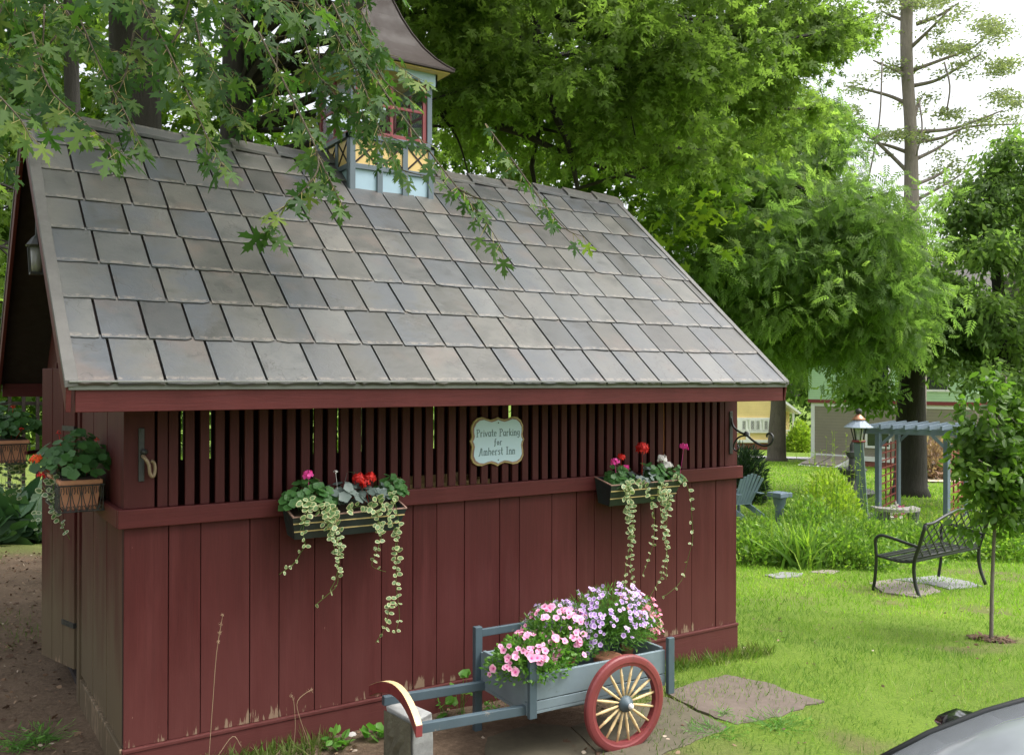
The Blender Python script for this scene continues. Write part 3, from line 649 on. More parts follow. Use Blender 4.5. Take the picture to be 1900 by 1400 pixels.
# ------------------------------------------------------------ fittings on the shed
o = thing('private_parking_sign', 'pale blue scalloped sign with gold edge reading Private Parking for Amherst Inn', 'sign', (2.045, -.01, 1.235))
half = [(0, .95), (.1, .90), (.26, .85), (.42, .90), (.58, .97), (.74, .93), (.87, .80), (.95, .60), (.955, .42), (.925, .25), (.95, .12), (1.0, .03), (.95, -.08), (.925, -.22), (.955, -.42), (.965, -.62), (.89, -.82), (.75, -.93), (.58, -.96), (.42, -.90), (.26, -.87), (.1, -.93), (0, -1.0)]
def outline(s_): return [(a*s_[0], b_*s_[1]) for a, b_ in half]+[(-a*s_[0], b_*s_[1]) for a, b_ in half[-2:0:-1]]
sf = lambda y0: (lambda u, v, w_: (2.045+u, y0-w_, 1.235+v))
MB().prism(outline((.188, .147)), sf(-.004), .014).build('board', M['gold'], o, bevel=.002)
MB().prism(outline((.180, .139)), sf(-.0185), .002).build('border', M['rimw'], o)
MB().prism(outline((.172, .131)), sf(-.021), .002).build('face', M['signf'], o)
GL = {  # stroke letters, x-height .6, cap 1
 'P': (.55, [[(.12, -.05), (.12, 1)], [(0, .95), (.3, 1), (.5, .85), (.45, .6), (.12, .5)], [(0, -.05), (.25, -.05)]]), 'r': (.42, [[(.1, 0), (.1, .6)], [(.1, .45), (.25, .6), (.38, .55)], [(0, 0), (.22, 0)]]),
 'i': (.22, [[(.1, 0), (.1, .6)], [(.0, 0), (.2, 0)], [(.09, .78), (.12, .84)]]), 'v': (.45, [[(0, .6), (.2, 0), (.4, .6)]]), 'a': (.48, [[(.4, .6), (.15, .6), (.02, .3), (.15, 0), (.38, .15)], [(.4, .6), (.38, 0), (.46, 0)]]),
 't': (.36, [[(.15, .95), (.15, .1), (.3, 0)], [(0, .62), (.32, .62)]]), 'e': (.44, [[(.03, .32), (.38, .36), (.3, .6), (.12, .58), (.02, .3), (.15, 0), (.38, .1)]]),
 'k': (.45, [[(.08, 0), (.08, 1)], [(.38, .6), (.1, .3), (.4, 0)]]), 'n': (.48, [[(.08, 0), (.08, .6)], [(.08, .45), (.25, .6), (.38, .5), (.38, 0)], [(0, 0), (.16, 0)], [(.3, 0), (.46, 0)]]),
 'g': (.46, [[(.36, .6), (.12, .58), (.03, .3), (.15, .08), (.36, .15)], [(.38, .6), (.36, -.2), (.2, -.3), (.05, -.22)]]), 'f': (.4, [[(.38, .95), (.22, 1), (.15, .8), (.12, -.1), (0, -.2)], [(0, .55), (.32, .55)]]),
 'o': (.5, [[(.22, 0), (.04, .3), (.22, .6), (.42, .3), (.22, 0)]]), 'A': (.62, [[(-.05, -.1), (.1, .05), (.3, .95), (.42, .9), (.45, 0), (.56, 0)], [(.1, .4), (.45, .4)]]),
 'm': (.68, [[(.08, 0), (.08, .6)], [(.08, .5), (.22, .6), (.32, .5), (.32, 0)], [(.32, .5), (.46, .6), (.56, .5), (.56, 0)], [(0, 0), (.64, 0)]]), 'h': (.5, [[(.08, 0), (.08, 1)], [(.08, .45), (.25, .6), (.4, .5), (.4, 0)]]),
 's': (.38, [[(.34, .52), (.2, .6), (.06, .48), (.3, .2), (.18, 0), (.02, .08)]]), 'I': (.4, [[(.18, 0), (.18, 1)], [(.02, 1), (.34, 1)], [(.02, 0), (.34, 0)]]), ' ': (.35, [])}
b = MB()
def write(txt, xc, z, hgt, rise=0.):
    s_ = hgt; W = sum(GL[c][0]+.07 for c in txt)*s_; x = xc-W/2
    for c in txt:
        wd, st = GL[c]
        for line in st:
            for (a0, b0), (a1, b1) in zip(line[:-1], line[1:]):
                p = np.array([x+a0*s_, z+b0*s_+rise*(x-xc)]); q = np.array([x+a1*s_, z+b1*s_+rise*(x-xc)]); d = unit(q-p); t = .0022 if abs(d[1]) > .5 else .0015
                nn = np.array([-d[1], d[0]])*t; p = p-d*.001; q = q+d*.001; yy_ = -.0242-random.random()*.0006
                b.add([(pp[0], yv, pp[1]) for yv in (-.0225, yy_) for pp in (p-nn, q-nn, q+nn, p+nn)], [(3, 2, 1, 0), (4, 5, 6, 7), (0, 1, 5, 4), (1, 2, 6, 5), (2, 3, 7, 6), (3, 0, 4, 7)])
        x += (wd+.07)*s_
write('Private Parking', 2.047, 1.265, .041); write('for', 2.045, 1.213, .036); write('Amherst Inn', 2.04, 1.156, .043)
b.build('lettering', M['ink'], o)
b = MB()
for z in (1.342, 1.125): b.lathe([(.004, 0), (.004, .002), (.001, .003)], (2.045, -.0228, z), 8, (0, -1, 0))
b.build('screw', M['iron'], o)

o = thing('plant_bracket', 'black wrought iron scroll bracket on the right front corner of the shed', 'bracket', (4.0, -.005, 1.2))
def yz(pts, x=4.0): return [(x, y, z) for y, z in pts]
MB().box(3.985, 4.017, -.012, -.0055, 1.075, 1.375).build('back_plate', M['iron'], o, bevel=.003)
b = MB(); b.tube(spline(yz([(-.008, 1.335), (-.03, 1.27), (-.085, 1.235), (-.15, 1.215), (-.22, 1.175), (-.30, 1.15), (-.36, 1.165), (-.385, 1.205), (-.365, 1.235), (-.335, 1.23), (-.33, 1.21)]), 5), [.008]*45+[.0065]*6, 8); b.build('hook_arm', M['iron'], o, smooth=True)
b = MB(); b.tube(spline(yz([(-.15, 1.215), (-.08, 1.195), (-.04, 1.15), (-.035, 1.115), (-.06, 1.10), (-.08, 1.12), (-.07, 1.14)]), 5), .006, 8)
b.lathe([(.0, -.02), (.016, -.012), (.02, 0), (.016, .012), (.0, .02)], (4.0, -.15, 1.222), 10, (0, -1, -.3)); b.build('scroll', M['iron'], o, smooth=True)
o = thing('shutter_latch', 'iron strap latch with curled brass coloured catch on the left corner board', 'latch', (.075, -.005, 1.22))
MB().box(.062, .088, -.014, -.0045, 1.115, 1.365).build('strap', M['iron'], o, bevel=.003)
b = MB(); b.lathe([(.0, 0), (.013, .004), (.014, .02), (.008, .03), (.0, .034)], (.085, -.014, 1.255), 12, (0, -1, 0)); b.build('knob', M['iron'], o, smooth=True)
b = MB(); b.tube(spline([(.078, -.02, 1.235), (.085, -.045, 1.225), (.10, -.05, 1.195), (.105, -.05, 1.155), (.118, -.048, 1.140), (.128, -.046, 1.165), (.124, -.046, 1.20), (.11, -.05, 1.215)], 5), .0085, 8)
b.build('catch', M['brass'], o, smooth=True)
# lantern under the ridge of the gable
o = thing('gable_lantern', 'small black wall lantern hanging under the left gable peak', 'lantern', (-.215, YR, 2.18))
b = MB(); b.box(-.25, -.18, YR-.035, YR+.035, 2.20, 2.212); b.lathe([(.055, 2.36), (.06, 2.37), (.03, 2.41), (.008, 2.43), (.006, 2.75)], (-.215, YR, 0), 10)
for sx in (-1, 1):
    for sy in (-1, 1): b.beam((-.215+sx*.033, YR+sy*.033, 2.20), (-.215+sx*.042, YR+sy*.042, 2.36), .006, .006)
b.build('frame', M['black'], o); MB().lathe([(.025, 2.212), (.032, 2.25), (.036, 2.36)], (-.215, YR, 0), 12).build('glass', simple('lantern_glass', (.22, .22, .2), .2), o, smooth=True)

# ------------------------------------------------------------ planting helpers
def geranium(name, label, c, rx, ry, h0, mat, heads, n=70, size=.045, group='bedding plants'):
    o = thing(name, label, 'flowering plant' if heads else 'plant', c, group)
    P = []; c = np.array(c, float)
    u = rng.random(n)*2*math.pi; rr = np.sqrt(rng.random(n)); hh = h0*(1-.55*rr**2)*(.45+.55*rng.random(n))
    P = np.stack([c[0]+rx*rr*np.cos(u), c[1]+ry*rr*np.sin(u), c[2]+hh], 1)
    out = np.stack([np.cos(u)*rr, np.sin(u)*rr-.25, .0*u], 1); Nn = out*.9+np.array([0, -.25, 1.])+rng.normal(size=(n, 3))*.25
    T = out+np.array([0, 0, -.15])+rng.normal(size=(n, 3))*.25
    sz = size*(.7+.6*rng.random(n)); T = T-Nn*(np.sum(T*Nn, 1)/np.sum(Nn*Nn, 1))[:, None]
    build_np('foliage', [leaves(P, T, Nn, sz, T_ROUND)], mat, o)
    A = np.tile(c, (n, 1))+rng.normal(size=(n, 3))*[rx*.2, ry*.2, .002]; build_np('stems', [sticks(A, P, .0015, .001)], mat, o)
    for hx, hy, hz, r_, m, tp, k in heads:
        hp = np.array([hx, hy, hz]); d = rdir(k); d[:, 2] = np.abs(d[:, 2])*.8-.1; P = hp+d*r_*(.6+.4*rng.random(k))[:, None]
        build_np('flower_head', [leaves(P, np.cross(d, rdir(k)), d, r_*.75, tp), sticks([c+[(hx-c[0])*.5, (hy-c[1])*.5, 0]], [hp], .0016, .0014)], m, o)
    return o
def vine(name, label, strands, mat, size=.03, cat='trailing vine', group='trailing variegated vines', step=.03):
    """strands: list of polylines (xyz) ; paired leaves along each"""
    P = []; T = []; Nn = []; S = []; A = []; B = []
    for st in strands:
        q = spline(st, 5); d = 0; last = q[0]; tot = sum(np.linalg.norm(np.array(b_)-a_) for a_, b_ in zip(q[:-1], q[1:])); acc = 0
        for a_, b_ in zip(q[:-1], q[1:]):
            seg = np.linalg.norm(b_-a_); A.append(a_); B.append(b_)
            while d < seg:
                p = a_+(b_-a_)*d/seg; fr_ = (acc+d)/tot; s_ = size*(1-.45*fr_**1.5)*random.uniform(.75, 1.15)
                ax = unit(b_-a_); side_ = unit(np.cross(ax, (0, -1, 0.)))
                for sg in (-1, 1):
                    if random.random() < .12+.25*fr_: continue
                    t = side_*sg+np.array([0, -.35, 0])+rng.normal(size=3)*.35+ax*.1
                    P.append(p+rng.normal(size=3)*.003); T.append(t); nn = np.array([0, -1., .45])+rng.normal(size=3)*.4; Nn.append(nn-unit(t)*np.dot(nn, unit(t))); S.append(s_)
                d += step*(.7+.6*random.random())*(1+.9*fr_)
            d -= seg; acc += seg
    o = thing(name, label, cat, strands[0][0], group)
    build_np('leaves', [leaves(np.array(P), np.array(T), np.array(Nn), np.array(S), T_IVY)], mat, o)
    build_np('stems', [sticks(A, B, .0014, .0012)], M['petf'], o); return o
# window boxes
def window_box(label, x0, x1, zb, zf, zbt, dy=.2):
    o = thing('window_box', label, 'window box', ((x0+x1)/2, -.035, zbt), 'dark green window boxes on the shed front')
    yb = -.036; yf = -dy; yfb = -dy+.055; ins = .016; t = .014
    A = lambda s_: [(x0+s_, yb), (x1-s_, yb), (x1-s_, yf+s_), (x0+s_, yf+s_)]
    x0b, x1b = x0+.03, x1-.03
    def pan(q0, q1): pass
    b = MB()
    fl = [(x0b, yb, zbt+.01), (x1b, yb, zbt+.01), (x1b, yfb, zbt), (x0b, yfb, zbt)]; tp = [(x0, yb, zb), (x1, yb, zb), (x1, yf, zf), (x0, yf, zf)]
    ti = [(x0+t, yb-t*.5, zb), (x1-t, yb-t*.5, zb), (x1-t, yf+t, zf), (x0+t, yf+t, zf)]; fi = [(x0b+t, yb-t*.5, zbt+.08), (x1b-t, yb-t*.5, zbt+.08), (x1b-t, yfb+t*.2, zbt+.08), (x0b+t, yfb+t*.2, zbt+.08)]
    b.add(fl+tp+ti+fi, [(3, 2, 1, 0), (0, 1, 5, 4), (1, 2, 6, 5), (2, 3, 7, 6), (3, 0, 4, 7), (4, 5, 9, 8), (5, 6, 10, 9), (6, 7, 11, 10), (7, 4, 8, 11), (8, 9, 13, 12), (9, 10, 14, 13), (10, 11, 15, 14), (11, 8, 12, 15), (12, 13, 14, 15)])
    o1 = b.build('trough', M['boxg'], o, bevel=.002)
    b = MB()
    for f in (.36, .72):
        p = lambda x_t, x_b, yt, yb_: (x_t*f+x_b*(1-f), yt*f+yb_*(1-f)-.002, zf*f+zbt*(1-f))
        b.beam(p(x0, x0b, yf, yfb), p(x1, x1b, yf, yfb), .004, .006)
    b.build('stripe', M['gold'], o1)
    b = MB(); b.beam((x0, yf+.005, zf+.002), (x1, yf+.005, zf+.002), .012, .006); b.beam((x0+.004, yf, zf+.002), (x0+.004, yb, zb+.002), .010, .006); b.beam((x1-.004, yf, zf+.002), (x1-.004, yb, zb+.002), .010, .006)
    b.build('rim', M['rimw'], o1); b = MB(); b.add([(x0+.015, yb-.008, zb-.022), (x1-.015, yb-.008, zb-.022), (x1-.016, yf+.016, zf-.016), (x0+.016, yf+.016, zf-.016)], [(3, 2, 1, 0)]); b.build('soil', M['soil'], o1)
window_box('dark green window box with gold stripes on the shed, left of the sign', .738, 1.362, .965, .915, .797)
window_box('dark green window box with gold stripes and worn paint, right of the sign', 2.752, 3.345, .985, .947, .812)
def pxw(x, y, Y=-.17): return ony(x, y, Y)
def ger_at(label, px, py, mat, heads, rx=.1, h0=.13, n=70, size=.045, name='geranium', Y=-.13):
    c = ony(px, py, Y); hs_ = []
    for hx, hy, r_, m, tp, k in heads:
        p = ony(hx, hy, Y-.02); hs_.append((p[0], p[1], p[2], r_, m, tp, k))
    return geranium(name, label, c, rx, .065, h0, mat, hs_, n, size)
ger_at('green leafed geranium with one hot pink bloom, left end of the left window box', 575, 945, M['ger'], [(572, 882, .027, M['hotpink'], T_ROUND, 34)], .125, .17, 120)
ger_at('bluish grey leafed begonia with small white bloom in the left window box', 635, 935, M['bego'], [(623, 876, .014, M['whitep'], T_DIAM, 16)], .09, .17, 24, .062, 'begonia')
ger_at('geranium with a big red bloom cluster in the left window box', 690, 930, M['bego'], [(666, 888, .036, M['redp'], T_DIAM, 120), (687, 885, .033, M['redp'], T_DIAM, 110), (677, 897, .03, M['redp'], T_DIAM, 80)], .07, .13, 22, .055)
ger_at('small leafed green geranium at the right end of the left window box', 728, 925, M['ger'], [], .075, .14, 80, .036)
ger_at('green leafed geranium with two hot pink blooms at the left of the right window box', 1150, 905, M['ger'], [(1141, 858, .028, M['hotpink'], T_ROUND, 34), (1160, 868, .024, M['hotpink'], T_ROUND, 28), (1153, 848, .028, M['redp'], T_DIAM, 70)], .10, .15, 110, .036)
ger_at('geranium with one round red bloom on a tall stem in the right window box', 1190, 900, M['bego'], [(1192, 832, .046, M['redp'], T_DIAM, 170)], .06, .14, 18, .055)
ger_at('geranium with white blooms in the middle of the right window box', 1215, 900, M['ger'], [(1228, 851, .03, M['whitep'], T_ROUND, 34), (1238, 864, .034, M['whitep'], T_ROUND, 38)], .085, .165, 95, .042)
ger_at('geranium with one long stemmed pink bloom at the right end of the right window box', 1250, 898, M['ger'], [(1269, 829, .029, M['hotpink'], T_ROUND, 28)], .06, .13, 50, .038)
def px_strand(pts, Y): return [ony(x, y, Y+(-.002*i if i < 2 else .03*min(i, 4)/4)) for i, (x, y) in enumerate(pts)]
vine('variegated_vine', 'variegated vine trailing from the left half of the left window box', [px_strand(s_, -.225) for s_ in (
    [(573, 925), (570, 950), (562, 985), (566, 1010), (558, 1025), (545, 1045), (518, 1065)],
    [(600, 935), (612, 960), (622, 990), (628, 1020), (627, 1060), (625, 1085), (605, 1105), (585, 1122)],
    [(610, 940), (618, 955), (630, 985), (633, 1010), (630, 1040), (622, 1075), (612, 1095)],
    [(622, 945), (608, 970), (618, 1000), (622, 1030)], [(560, 930), (570, 945), (565, 965), (556, 985)], [(590, 938), (596, 955), (604, 975), (615, 1000)])], M['vinca'], .033, step=.024)
vine('variegated_vine', 'variegated vine with the longest strands, right half of the left window box', [px_strand(s_, -.225) for s_ in (
    [(690, 940), (700, 958), (705, 985), (703, 1010), (694, 1035), (690, 1048), (700, 1055), (716, 1060)],
    [(715, 935), (722, 955), (732, 980), (737, 1010), (736, 1050), (735, 1085), (738, 1110), (741, 1145), (733, 1175)],
    [(700, 925), (708, 945), (700, 970), (708, 995), (700, 1020)], [(727, 915), (735, 940), (740, 975), (735, 1000), (732, 1030)], [(645, 945), (670, 938), (690, 940), (705, 935)],
    [(725, 1108), (719, 1145), (714, 1165), (697, 1192)])], M['vinca'], .033, step=.024)
vine('variegated_vine', 'variegated vine in a dense column from the left of the right window box', [px_strand(s_, -.225) for s_ in (
    [(1168, 895), (1160, 915), (1167, 945), (1168, 975), (1170, 1005), (1164, 1035), (1160, 1060), (1158, 1100)],
    [(1160, 900), (1170, 925), (1164, 955), (1172, 985), (1172, 1020), (1170, 1050), (1174, 1075), (1172, 1103)],
    [(1166, 905), (1168, 930), (1176, 960), (1168, 990)])], M['vinca'], .034, step=.022)
vine('variegated_vine', 'variegated vine with several loose strands from the middle of the right window box', [px_strand(s_, -.225) for s_ in (
    [(1180, 893), (1198, 905), (1208, 925), (1213, 950), (1214, 985), (1211, 1010), (1203, 1038), (1192, 1066)],
    [(1228, 895), (1222, 915), (1235, 940), (1230, 970), (1235, 1000), (1236, 1030), (1225, 1072), (1200, 1115)],
    [(1235, 900), (1242, 925), (1238, 960), (1236, 990), (1238, 1030), (1236, 1075)], [(1225, 905), (1230, 930), (1225, 955), (1236, 975)])], M['vinca'], .034, step=.026)
vine('variegated_vine', 'single long thin variegated strand at the right end of the right window box', [px_strand(s_, -.225) for s_ in (
    [(1250, 885), (1272, 895), (1281, 925), (1284, 965), (1285, 1000), (1278, 1030), (1265, 1075), (1240, 1100), (1228, 1106)],)], M['vinca'], .031, step=.05)
# terracotta troughs in iron racks on the door side
def trough(label, x0, x1, y0, y1, z0, z1):
    o = thing('terracotta_trough', label, 'planter', ((x0+x1)/2, (y0+y1)/2, z0), 'terracotta troughs in scrolled iron racks')
    b = MB(); t = .012
    def fr_(b, x0, x1, y0, y1, X0, X1, Y0, Y1, z0, z1): b.add([(x0, y0, z0), (x1, y0, z0), (x1, y1, z0), (x0, y1, z0), (X0, Y0, z1), (X1, Y0, z1), (X1, Y1, z1), (X0, Y1, z1)], [(3, 2, 1, 0), (4, 5, 6, 7), (0, 1, 5, 4), (1, 2, 6, 5), (2, 3, 7, 6), (3, 0, 4, 7)])
    fr_(b, x0+.022, x1-.022, y0+.022, y1-.022, x0+.01, x1-.01, y0+.01, y1-.01, z0+.006, z1-.02)
    p_ = b.build('pot', M['terra'], o, bevel=.003); b = MB(); b.box(x0, x1, y0, y1, z1-.022, z1); b.build('rim', M['terra'], p_, bevel=.004)
    MB().box(x0+.012, x1-.012, y0+.012, y1-.012, z1, z1+.004).build('soil', M['soil'], p_)
    b = MB(); zt = z1-.026
    for z in (z0, zt): b.tube([(x0-.004, y0-.004, z), (x1+.004, y0-.004, z), (x1+.004, y1+.004, z), (x0-.004, y1+.004, z), (x0-.004, y0-.004, z)], .0035, 6)
    n_ = 4
    def scrolls(pf, Lh):
        for k in range(n_):
            c = (k+.5)/n_*Lh; w_ = Lh/n_*.42; zz = zt-z0
            for s_ in (-1, 1):
                b.tube([pf(c+s_*a*w_, z0+zz*v) for a, v in ((.0, .06), (.55, .35), (.95, .68), (.75, .92), (.35, .95), (.22, .78), (.4, .68))], .0022, 5)
                b.tube([pf(c+s_*a*w_, z0+zz*v) for a, v in ((.1, .02), (.6, .22), (.95, .2), (.9, .05))], .0022, 5)
            b.tube([pf((k)/n_*Lh, z0), pf((k)/n_*Lh, zt)], .0025, 5)
        b.tube([pf(Lh, z0), pf(Lh, zt)], .0025, 5)
    scrolls(lambda u, z: (x0+u, y0-.005, z), x1-x0); n_ = 8; scrolls(lambda u, z: (x0-.005, y0+u, z), y1-y0)
    b.build('iron_rack', M['iron'], o); return o
trough('terracotta trough in iron rack nearest the front corner of the shed', -.232, -.040, .30, .78, .955, 1.105)
geranium('geranium', 'orange and red flowered geranium in the near terracotta trough', (-.14, .5, 1.10), .16, .28, .24, M['gerD'], [
    (-.32, .42, 1.205, .030, M['orange'], T_DIAM, 60), (-.30, .40, 1.125, .024, M['redp'], T_DIAM, 40), (-.2, .6, 1.32, .015, M['redp'], T_DIAM, 18), (-.10, .5, 1.27, .014, M['redp'], T_DIAM, 18), (-.05, .42, 1.29, .013, M['redp'], T_DIAM, 16)], 230, .05)
vine('variegated_vine', 'white edged variegated vine hanging from the near terracotta trough', [
    [at(x, y, 4.45) for x, y in s_] for s_ in ([(100, 880), (85, 905), (72, 925), (68, 950), (66, 970), (75, 985)], [(100, 895), (100, 915), (100, 940), (105, 960), (115, 975), (130, 1000)], [(100, 895), (96, 930), (104, 950), (112, 968), (120, 985)], [(112, 890), (110, 920), (100, 945)])], M['vincaD'], .036, step=.03)
trough('terracotta trough in iron rack farther along on the door leaf', -.40, -.19, 2.05, 2.5, 1.05, 1.20)
geranium('geranium', 'red flowered geranium in the far terracotta trough', (-.29, 2.25, 1.20), .17, .25, .25, M['gerD'], [
    (-.42, 2.1, 1.35, .02, M['redp'], T_DIAM, 30), (-.28, 2.1, 1.41, .018, M['redp'], T_DIAM, 22), (-.24, 2.0, 1.27, .018, M['redp'], T_DIAM, 22)], 180, .05)
MB().beam((-.215, 2.02, 1.12), (-.01, 2.29, 1.12), .02, .02).build('trough_bracket', M['redM'], shed)
vine('variegated_vine', 'dense white edged vine hanging behind the far trough', [[at(x, y, 6.2) for x, y in s_] for s_ in ([(25, 850), (12, 880), (10, 920)], [(30, 855), (24, 890), (22, 925)], [(38, 858), (38, 890), (42, 930)], [(20, 850), (6, 870), (2, 905)], [(33, 850), (31, 880), (32, 915)])], M['vincaD'], .045, step=.03)

# ------------------------------------------------------------ cart
CR = Matrix.Translation((2.138, -.63, -.010)) @ Matrix.Rotation(R(-2.5), 4, 'Z') @ Matrix.Translation((-2.15, .63, 0))
CX = lambda p: np.array(CR @ Vector(tuple(map(float, p))))
cart = thing('flower_cart', 'slate blue two wheeled wooden garden cart filled with flowers before the shed', 'cart', CX((2.15, -.63, -.285)))
def B(): return MB(CR)
x0, x1, y0, y1 = 1.71, 2.585, -.868, -.40
zt, zb = .158, -.018
B().box(x0, x1, y0, y0+.02, zb+.05, zt).box(x0, x1, y0+.0, y0+.02, zb, zb+.046).build('front_panel', M['blueL'], cart, bevel=.003)
B().box(x0, x1, y1-.02, y1, zb, zt).build('rear_panel', M['blueL'], cart, bevel=.003)
B().box(x0+.001, x0+.02, y0+.021, y1-.021, zb, zt+.012).build('end_panel', M['blueL'], cart, bevel=.003)
B().box(x1-.02, x1-.001, y0+.021, y1-.021, zb, zt+.012).build('end_panel', M['blueL'], cart, bevel=.003)
B().box(x0, x1, y0+.001, y1-.001, zb-.016, zb-.001).build('floor', M['blueL'], cart, bevel=.002)
for px_, py_, za, zc in ((x0, y0-.026, -.045, .237), (x1, y0-.026, -.075, .225), (x0-.03, y1+.001, -.30, .290), (x1, y1+.001, -.075, .28)):
    B().box(px_-.0, px_+.042, py_, py_+.025 if py_ < -.6 else py_+.035, za, zc).build('post', M['blue'], cart, bevel=.003)
B().box(x0-.03, x0+.012, y0-.0, y0+.04, -.30, -.03).build('leg', M['blue'], cart, bevel=.003) if False else None
B().box(x0+.012, x1, y1+.004, y1+.026, .235, .275).build('top_rail', M['blue'], cart, bevel=.003)
B().beam((1.14, -.842, .010), (x1-.1, -.842, -.037), .032, .045).build('handle_pole', M['blue'], cart, bevel=.003)
B().beam((1.14, -.43, .010), (x1-.1, -.43, -.037), .032, .045).build('handle_pole', M['blue'], cart, bevel=.003)
# bowed grip
b = B(); n_ = 14; vs = []; fs = []
for k in range(n_+1):
    t = k/n_; y = -.90+.56*t; z = .022+.085*math.sin(math.pi*min(1, t*1.02))**.8+.02*t; x = 1.10+.02*math.sin(math.pi*t)
    vs += [(x, y, z-.03), (x+.034, y, z-.03), (x+.034, y, z+.022), (x, y, z+.022)]
for k in range(n_):
    for e in range(4): fs.append((4*k+e, 4*k+(e+1) % 4, 4*k+4+(e+1) % 4, 4*k+4+e))
fs += [(3, 2, 1, 0), tuple(4*n_+e for e in range(4))]
b.add(vs, fs); grip = b.build('grip', M['wheelred'], cart, bevel=.003)
b = B(); b.add([(v[0]+(.0015 if i_ % 4 in (0, 3) else -.0015), v[1], v[2]+(.024 if i_ % 4 < 2 else .0)+(.03 if i_ % 4 < 2 else .003)) for i_, v in enumerate(vs)], fs); b.build('grip_top', M['cream'], grip, bevel=.001)
# wheels
for yw, lab in ((-.955, None), (-.30, None)):
    c = (2.24, yw, -.040); ax = (0, -1, 0); Ro, Ri = .246, .192
    b = B(); b.lathe([(Ri, -.016), (Ro-.006, -.016), (Ro, -.010), (Ro, .012), (Ro-.008, .018), (Ro-.018, .020), (Ri+.02, .0215), (Ri+.012, .018), (Ri, .016), (Ri, -.016)], c, 64, ax)
    b.f = [f for f in b.f if len(f) == 4]; wh = b.build('wheel', M['wheelred'], cart)
    b = B(); b.lathe([(0, -.03), (.03, -.03), (.042, -.022), (.042, .012), (.036, .026), (.022, .034), (.016, .046), (.0, .05)], c, 24, ax); b.build('hub', M['blue'], wh, smooth=True)
    b = B(); b.lathe([(.0, .048), (.014, .048), (.016, .056), (.008, .066), (.0, .068)], c, 14, ax); b.build('hub_cap', simple('worn_white', (.6, .6, .6), .4), wh, smooth=True)
    for k in range(16):
        a = 2*math.pi*k/16+.14; d = np.array([math.cos(a), 0, math.sin(a)]); c_ = np.array(c); prof = [(.036, .0062), (.075, .0062), (.08, .0078), (.085, .0062), (.115, .0085), (.14, .0072), (.146, .0088), (.152, .0066), (Ri+.004, .0056)]
        b = B(); b.tube([c_+d*r_+np.array([0, -.002, 0]) for r_, _ in prof], [w_ for _, w_ in prof], 8); b.build('spoke', M['cream'], wh, smooth=True)
B().tube([(2.24, -.93, -.04), (2.24, -.32, -.04)], .012, 8).build('axle', M['iron'], cart)
# granite post under the grip
o = thing('granite_post', 'short rough granite post propping up the cart handle', 'stone post', (1.165, -.62, -.285))
b = MB(); random.seed(3); vs = []
base = [(1.10, -.50), (1.125, -.735), (1.235, -.72), (1.215, -.49)]
hz_ = [-.45, -.25, -.1, .0, .018]
for k, z in enumerate(hz_):
    for (x, y) in base: vs.append((x+random.uniform(-.008, .008), y+random.uniform(-.008, .008), z+(random.uniform(-.012, .012) if k == 4 else 0)))
fs = []
for k in range(4):
    for e in range(4): fs.append((4*k+e, 4*k+(e+1) % 4, 4*k+4+(e+1) % 4, 4*k+4+e))
fs += [(3, 2, 1, 0), (16, 17, 18, 19)]
b.add(vs, fs); st = b.build('stone', M['granite'], o, bevel=.006)
b = MB(); n_ = 9; m_ = 12; vs = []   # split rough face
for k in range(m_+1):
    for e in range(n_+1):
        t = e/n_; z = -.4+(.40)*k/m_; x = 1.10*(1-t)+1.125*t; y = -.50*(1-t)-.735*t; edge = min(t, 1-t, (m_-k)/m_)*4
        vs.append((x-.012-random.uniform(0, .024)*min(1, edge), y, z))
b.add(vs, [(k*(n_+1)+e, k*(n_+1)+e+1, (k+1)*(n_+1)+e+1, (k+1)*(n_+1)+e) for k in range(m_) for e in range(n_)]); b.build('split_face', M['graniteR'], st)

# flowers in the cart: each a mound planted in its own pot
def mound(name, label, c, rad, flowers, n, fsz, mat, tpl, nf, lf=T_OVAL, lsz=.022, spread=1., tall=0, face=(-.25, -.6, .6)):
    c = np.array(CX(c)); rad = np.array(rad); o = thing(name, label, 'flowering plant', c, 'flowering plants in the cart')
    B().lathe([(.05, -.016), (.065, .02), (.08, .09), (.085, .10), (.074, .105), (.0, .103)], np.array(CR.inverted() @ Vector(tuple(c)))*[1, 1, 0], 18).build('pot', M['terra'], o, smooth=True)
    # lumpy envelope
    lump = rdir(9)
    def env(d): return rad*(.86+.2*np.max(d@lump.T, axis=1, keepdims=True)**6)
    d = rdir(n); d[:, 2] = np.abs(d[:, 2])*1.2-.32; d /= np.linalg.norm(d, axis=1, keepdims=True)
    P = c+d*env(d)*(rng.random((n, 1))**.33); T = d+rng.normal(size=(n, 3))*.5+[0, 0, .25]; Nn = rdir(n)+d*.8+[0, 0, .5]
    A = c+d*env(d)*.35*rng.random((n, 1)); sel = rng.random(n) < .25
    build_np('foliage', [leaves(P, T, Nn, lsz*(.6+.8*rng.random(n)), lf), sticks(A[sel], P[sel], .0012, .0008)], M['petf'], o)
    F_ = []; D_ = []
    k = 0
    while k < nf:      # flowers sit in loose drifts, not evenly
        dd = rdir(1)[0]; dd[2] = abs(dd[2])*1.2-.25; dd = unit(dd+np.array(face)*.45); cl = random.randint(2, 6)
        for _ in range(cl):
            e = unit(dd+rng.normal(size=3)*.12*spread); F_.append(c+e*env(e[None])[0]*random.uniform(.96, 1.10)); D_.append(unit(e+np.array(face)*.6+rng.normal(size=3)*.42)); k += 1
    F_ = np.array(F_); D_ = np.array(D_)
    T = np.cross(D_, rdir(len(F_))); T /= np.linalg.norm(T, axis=1, keepdims=True); sz = fsz*(.55+.7*rng.random(len(F_)))
    build_np('flowers', [leaves(F_-T*sz[:, None]*.5, T, D_, sz, tpl), sticks(F_-D_*.02, F_, .0012, .0025)], mat, o, smooth=False)
    return o
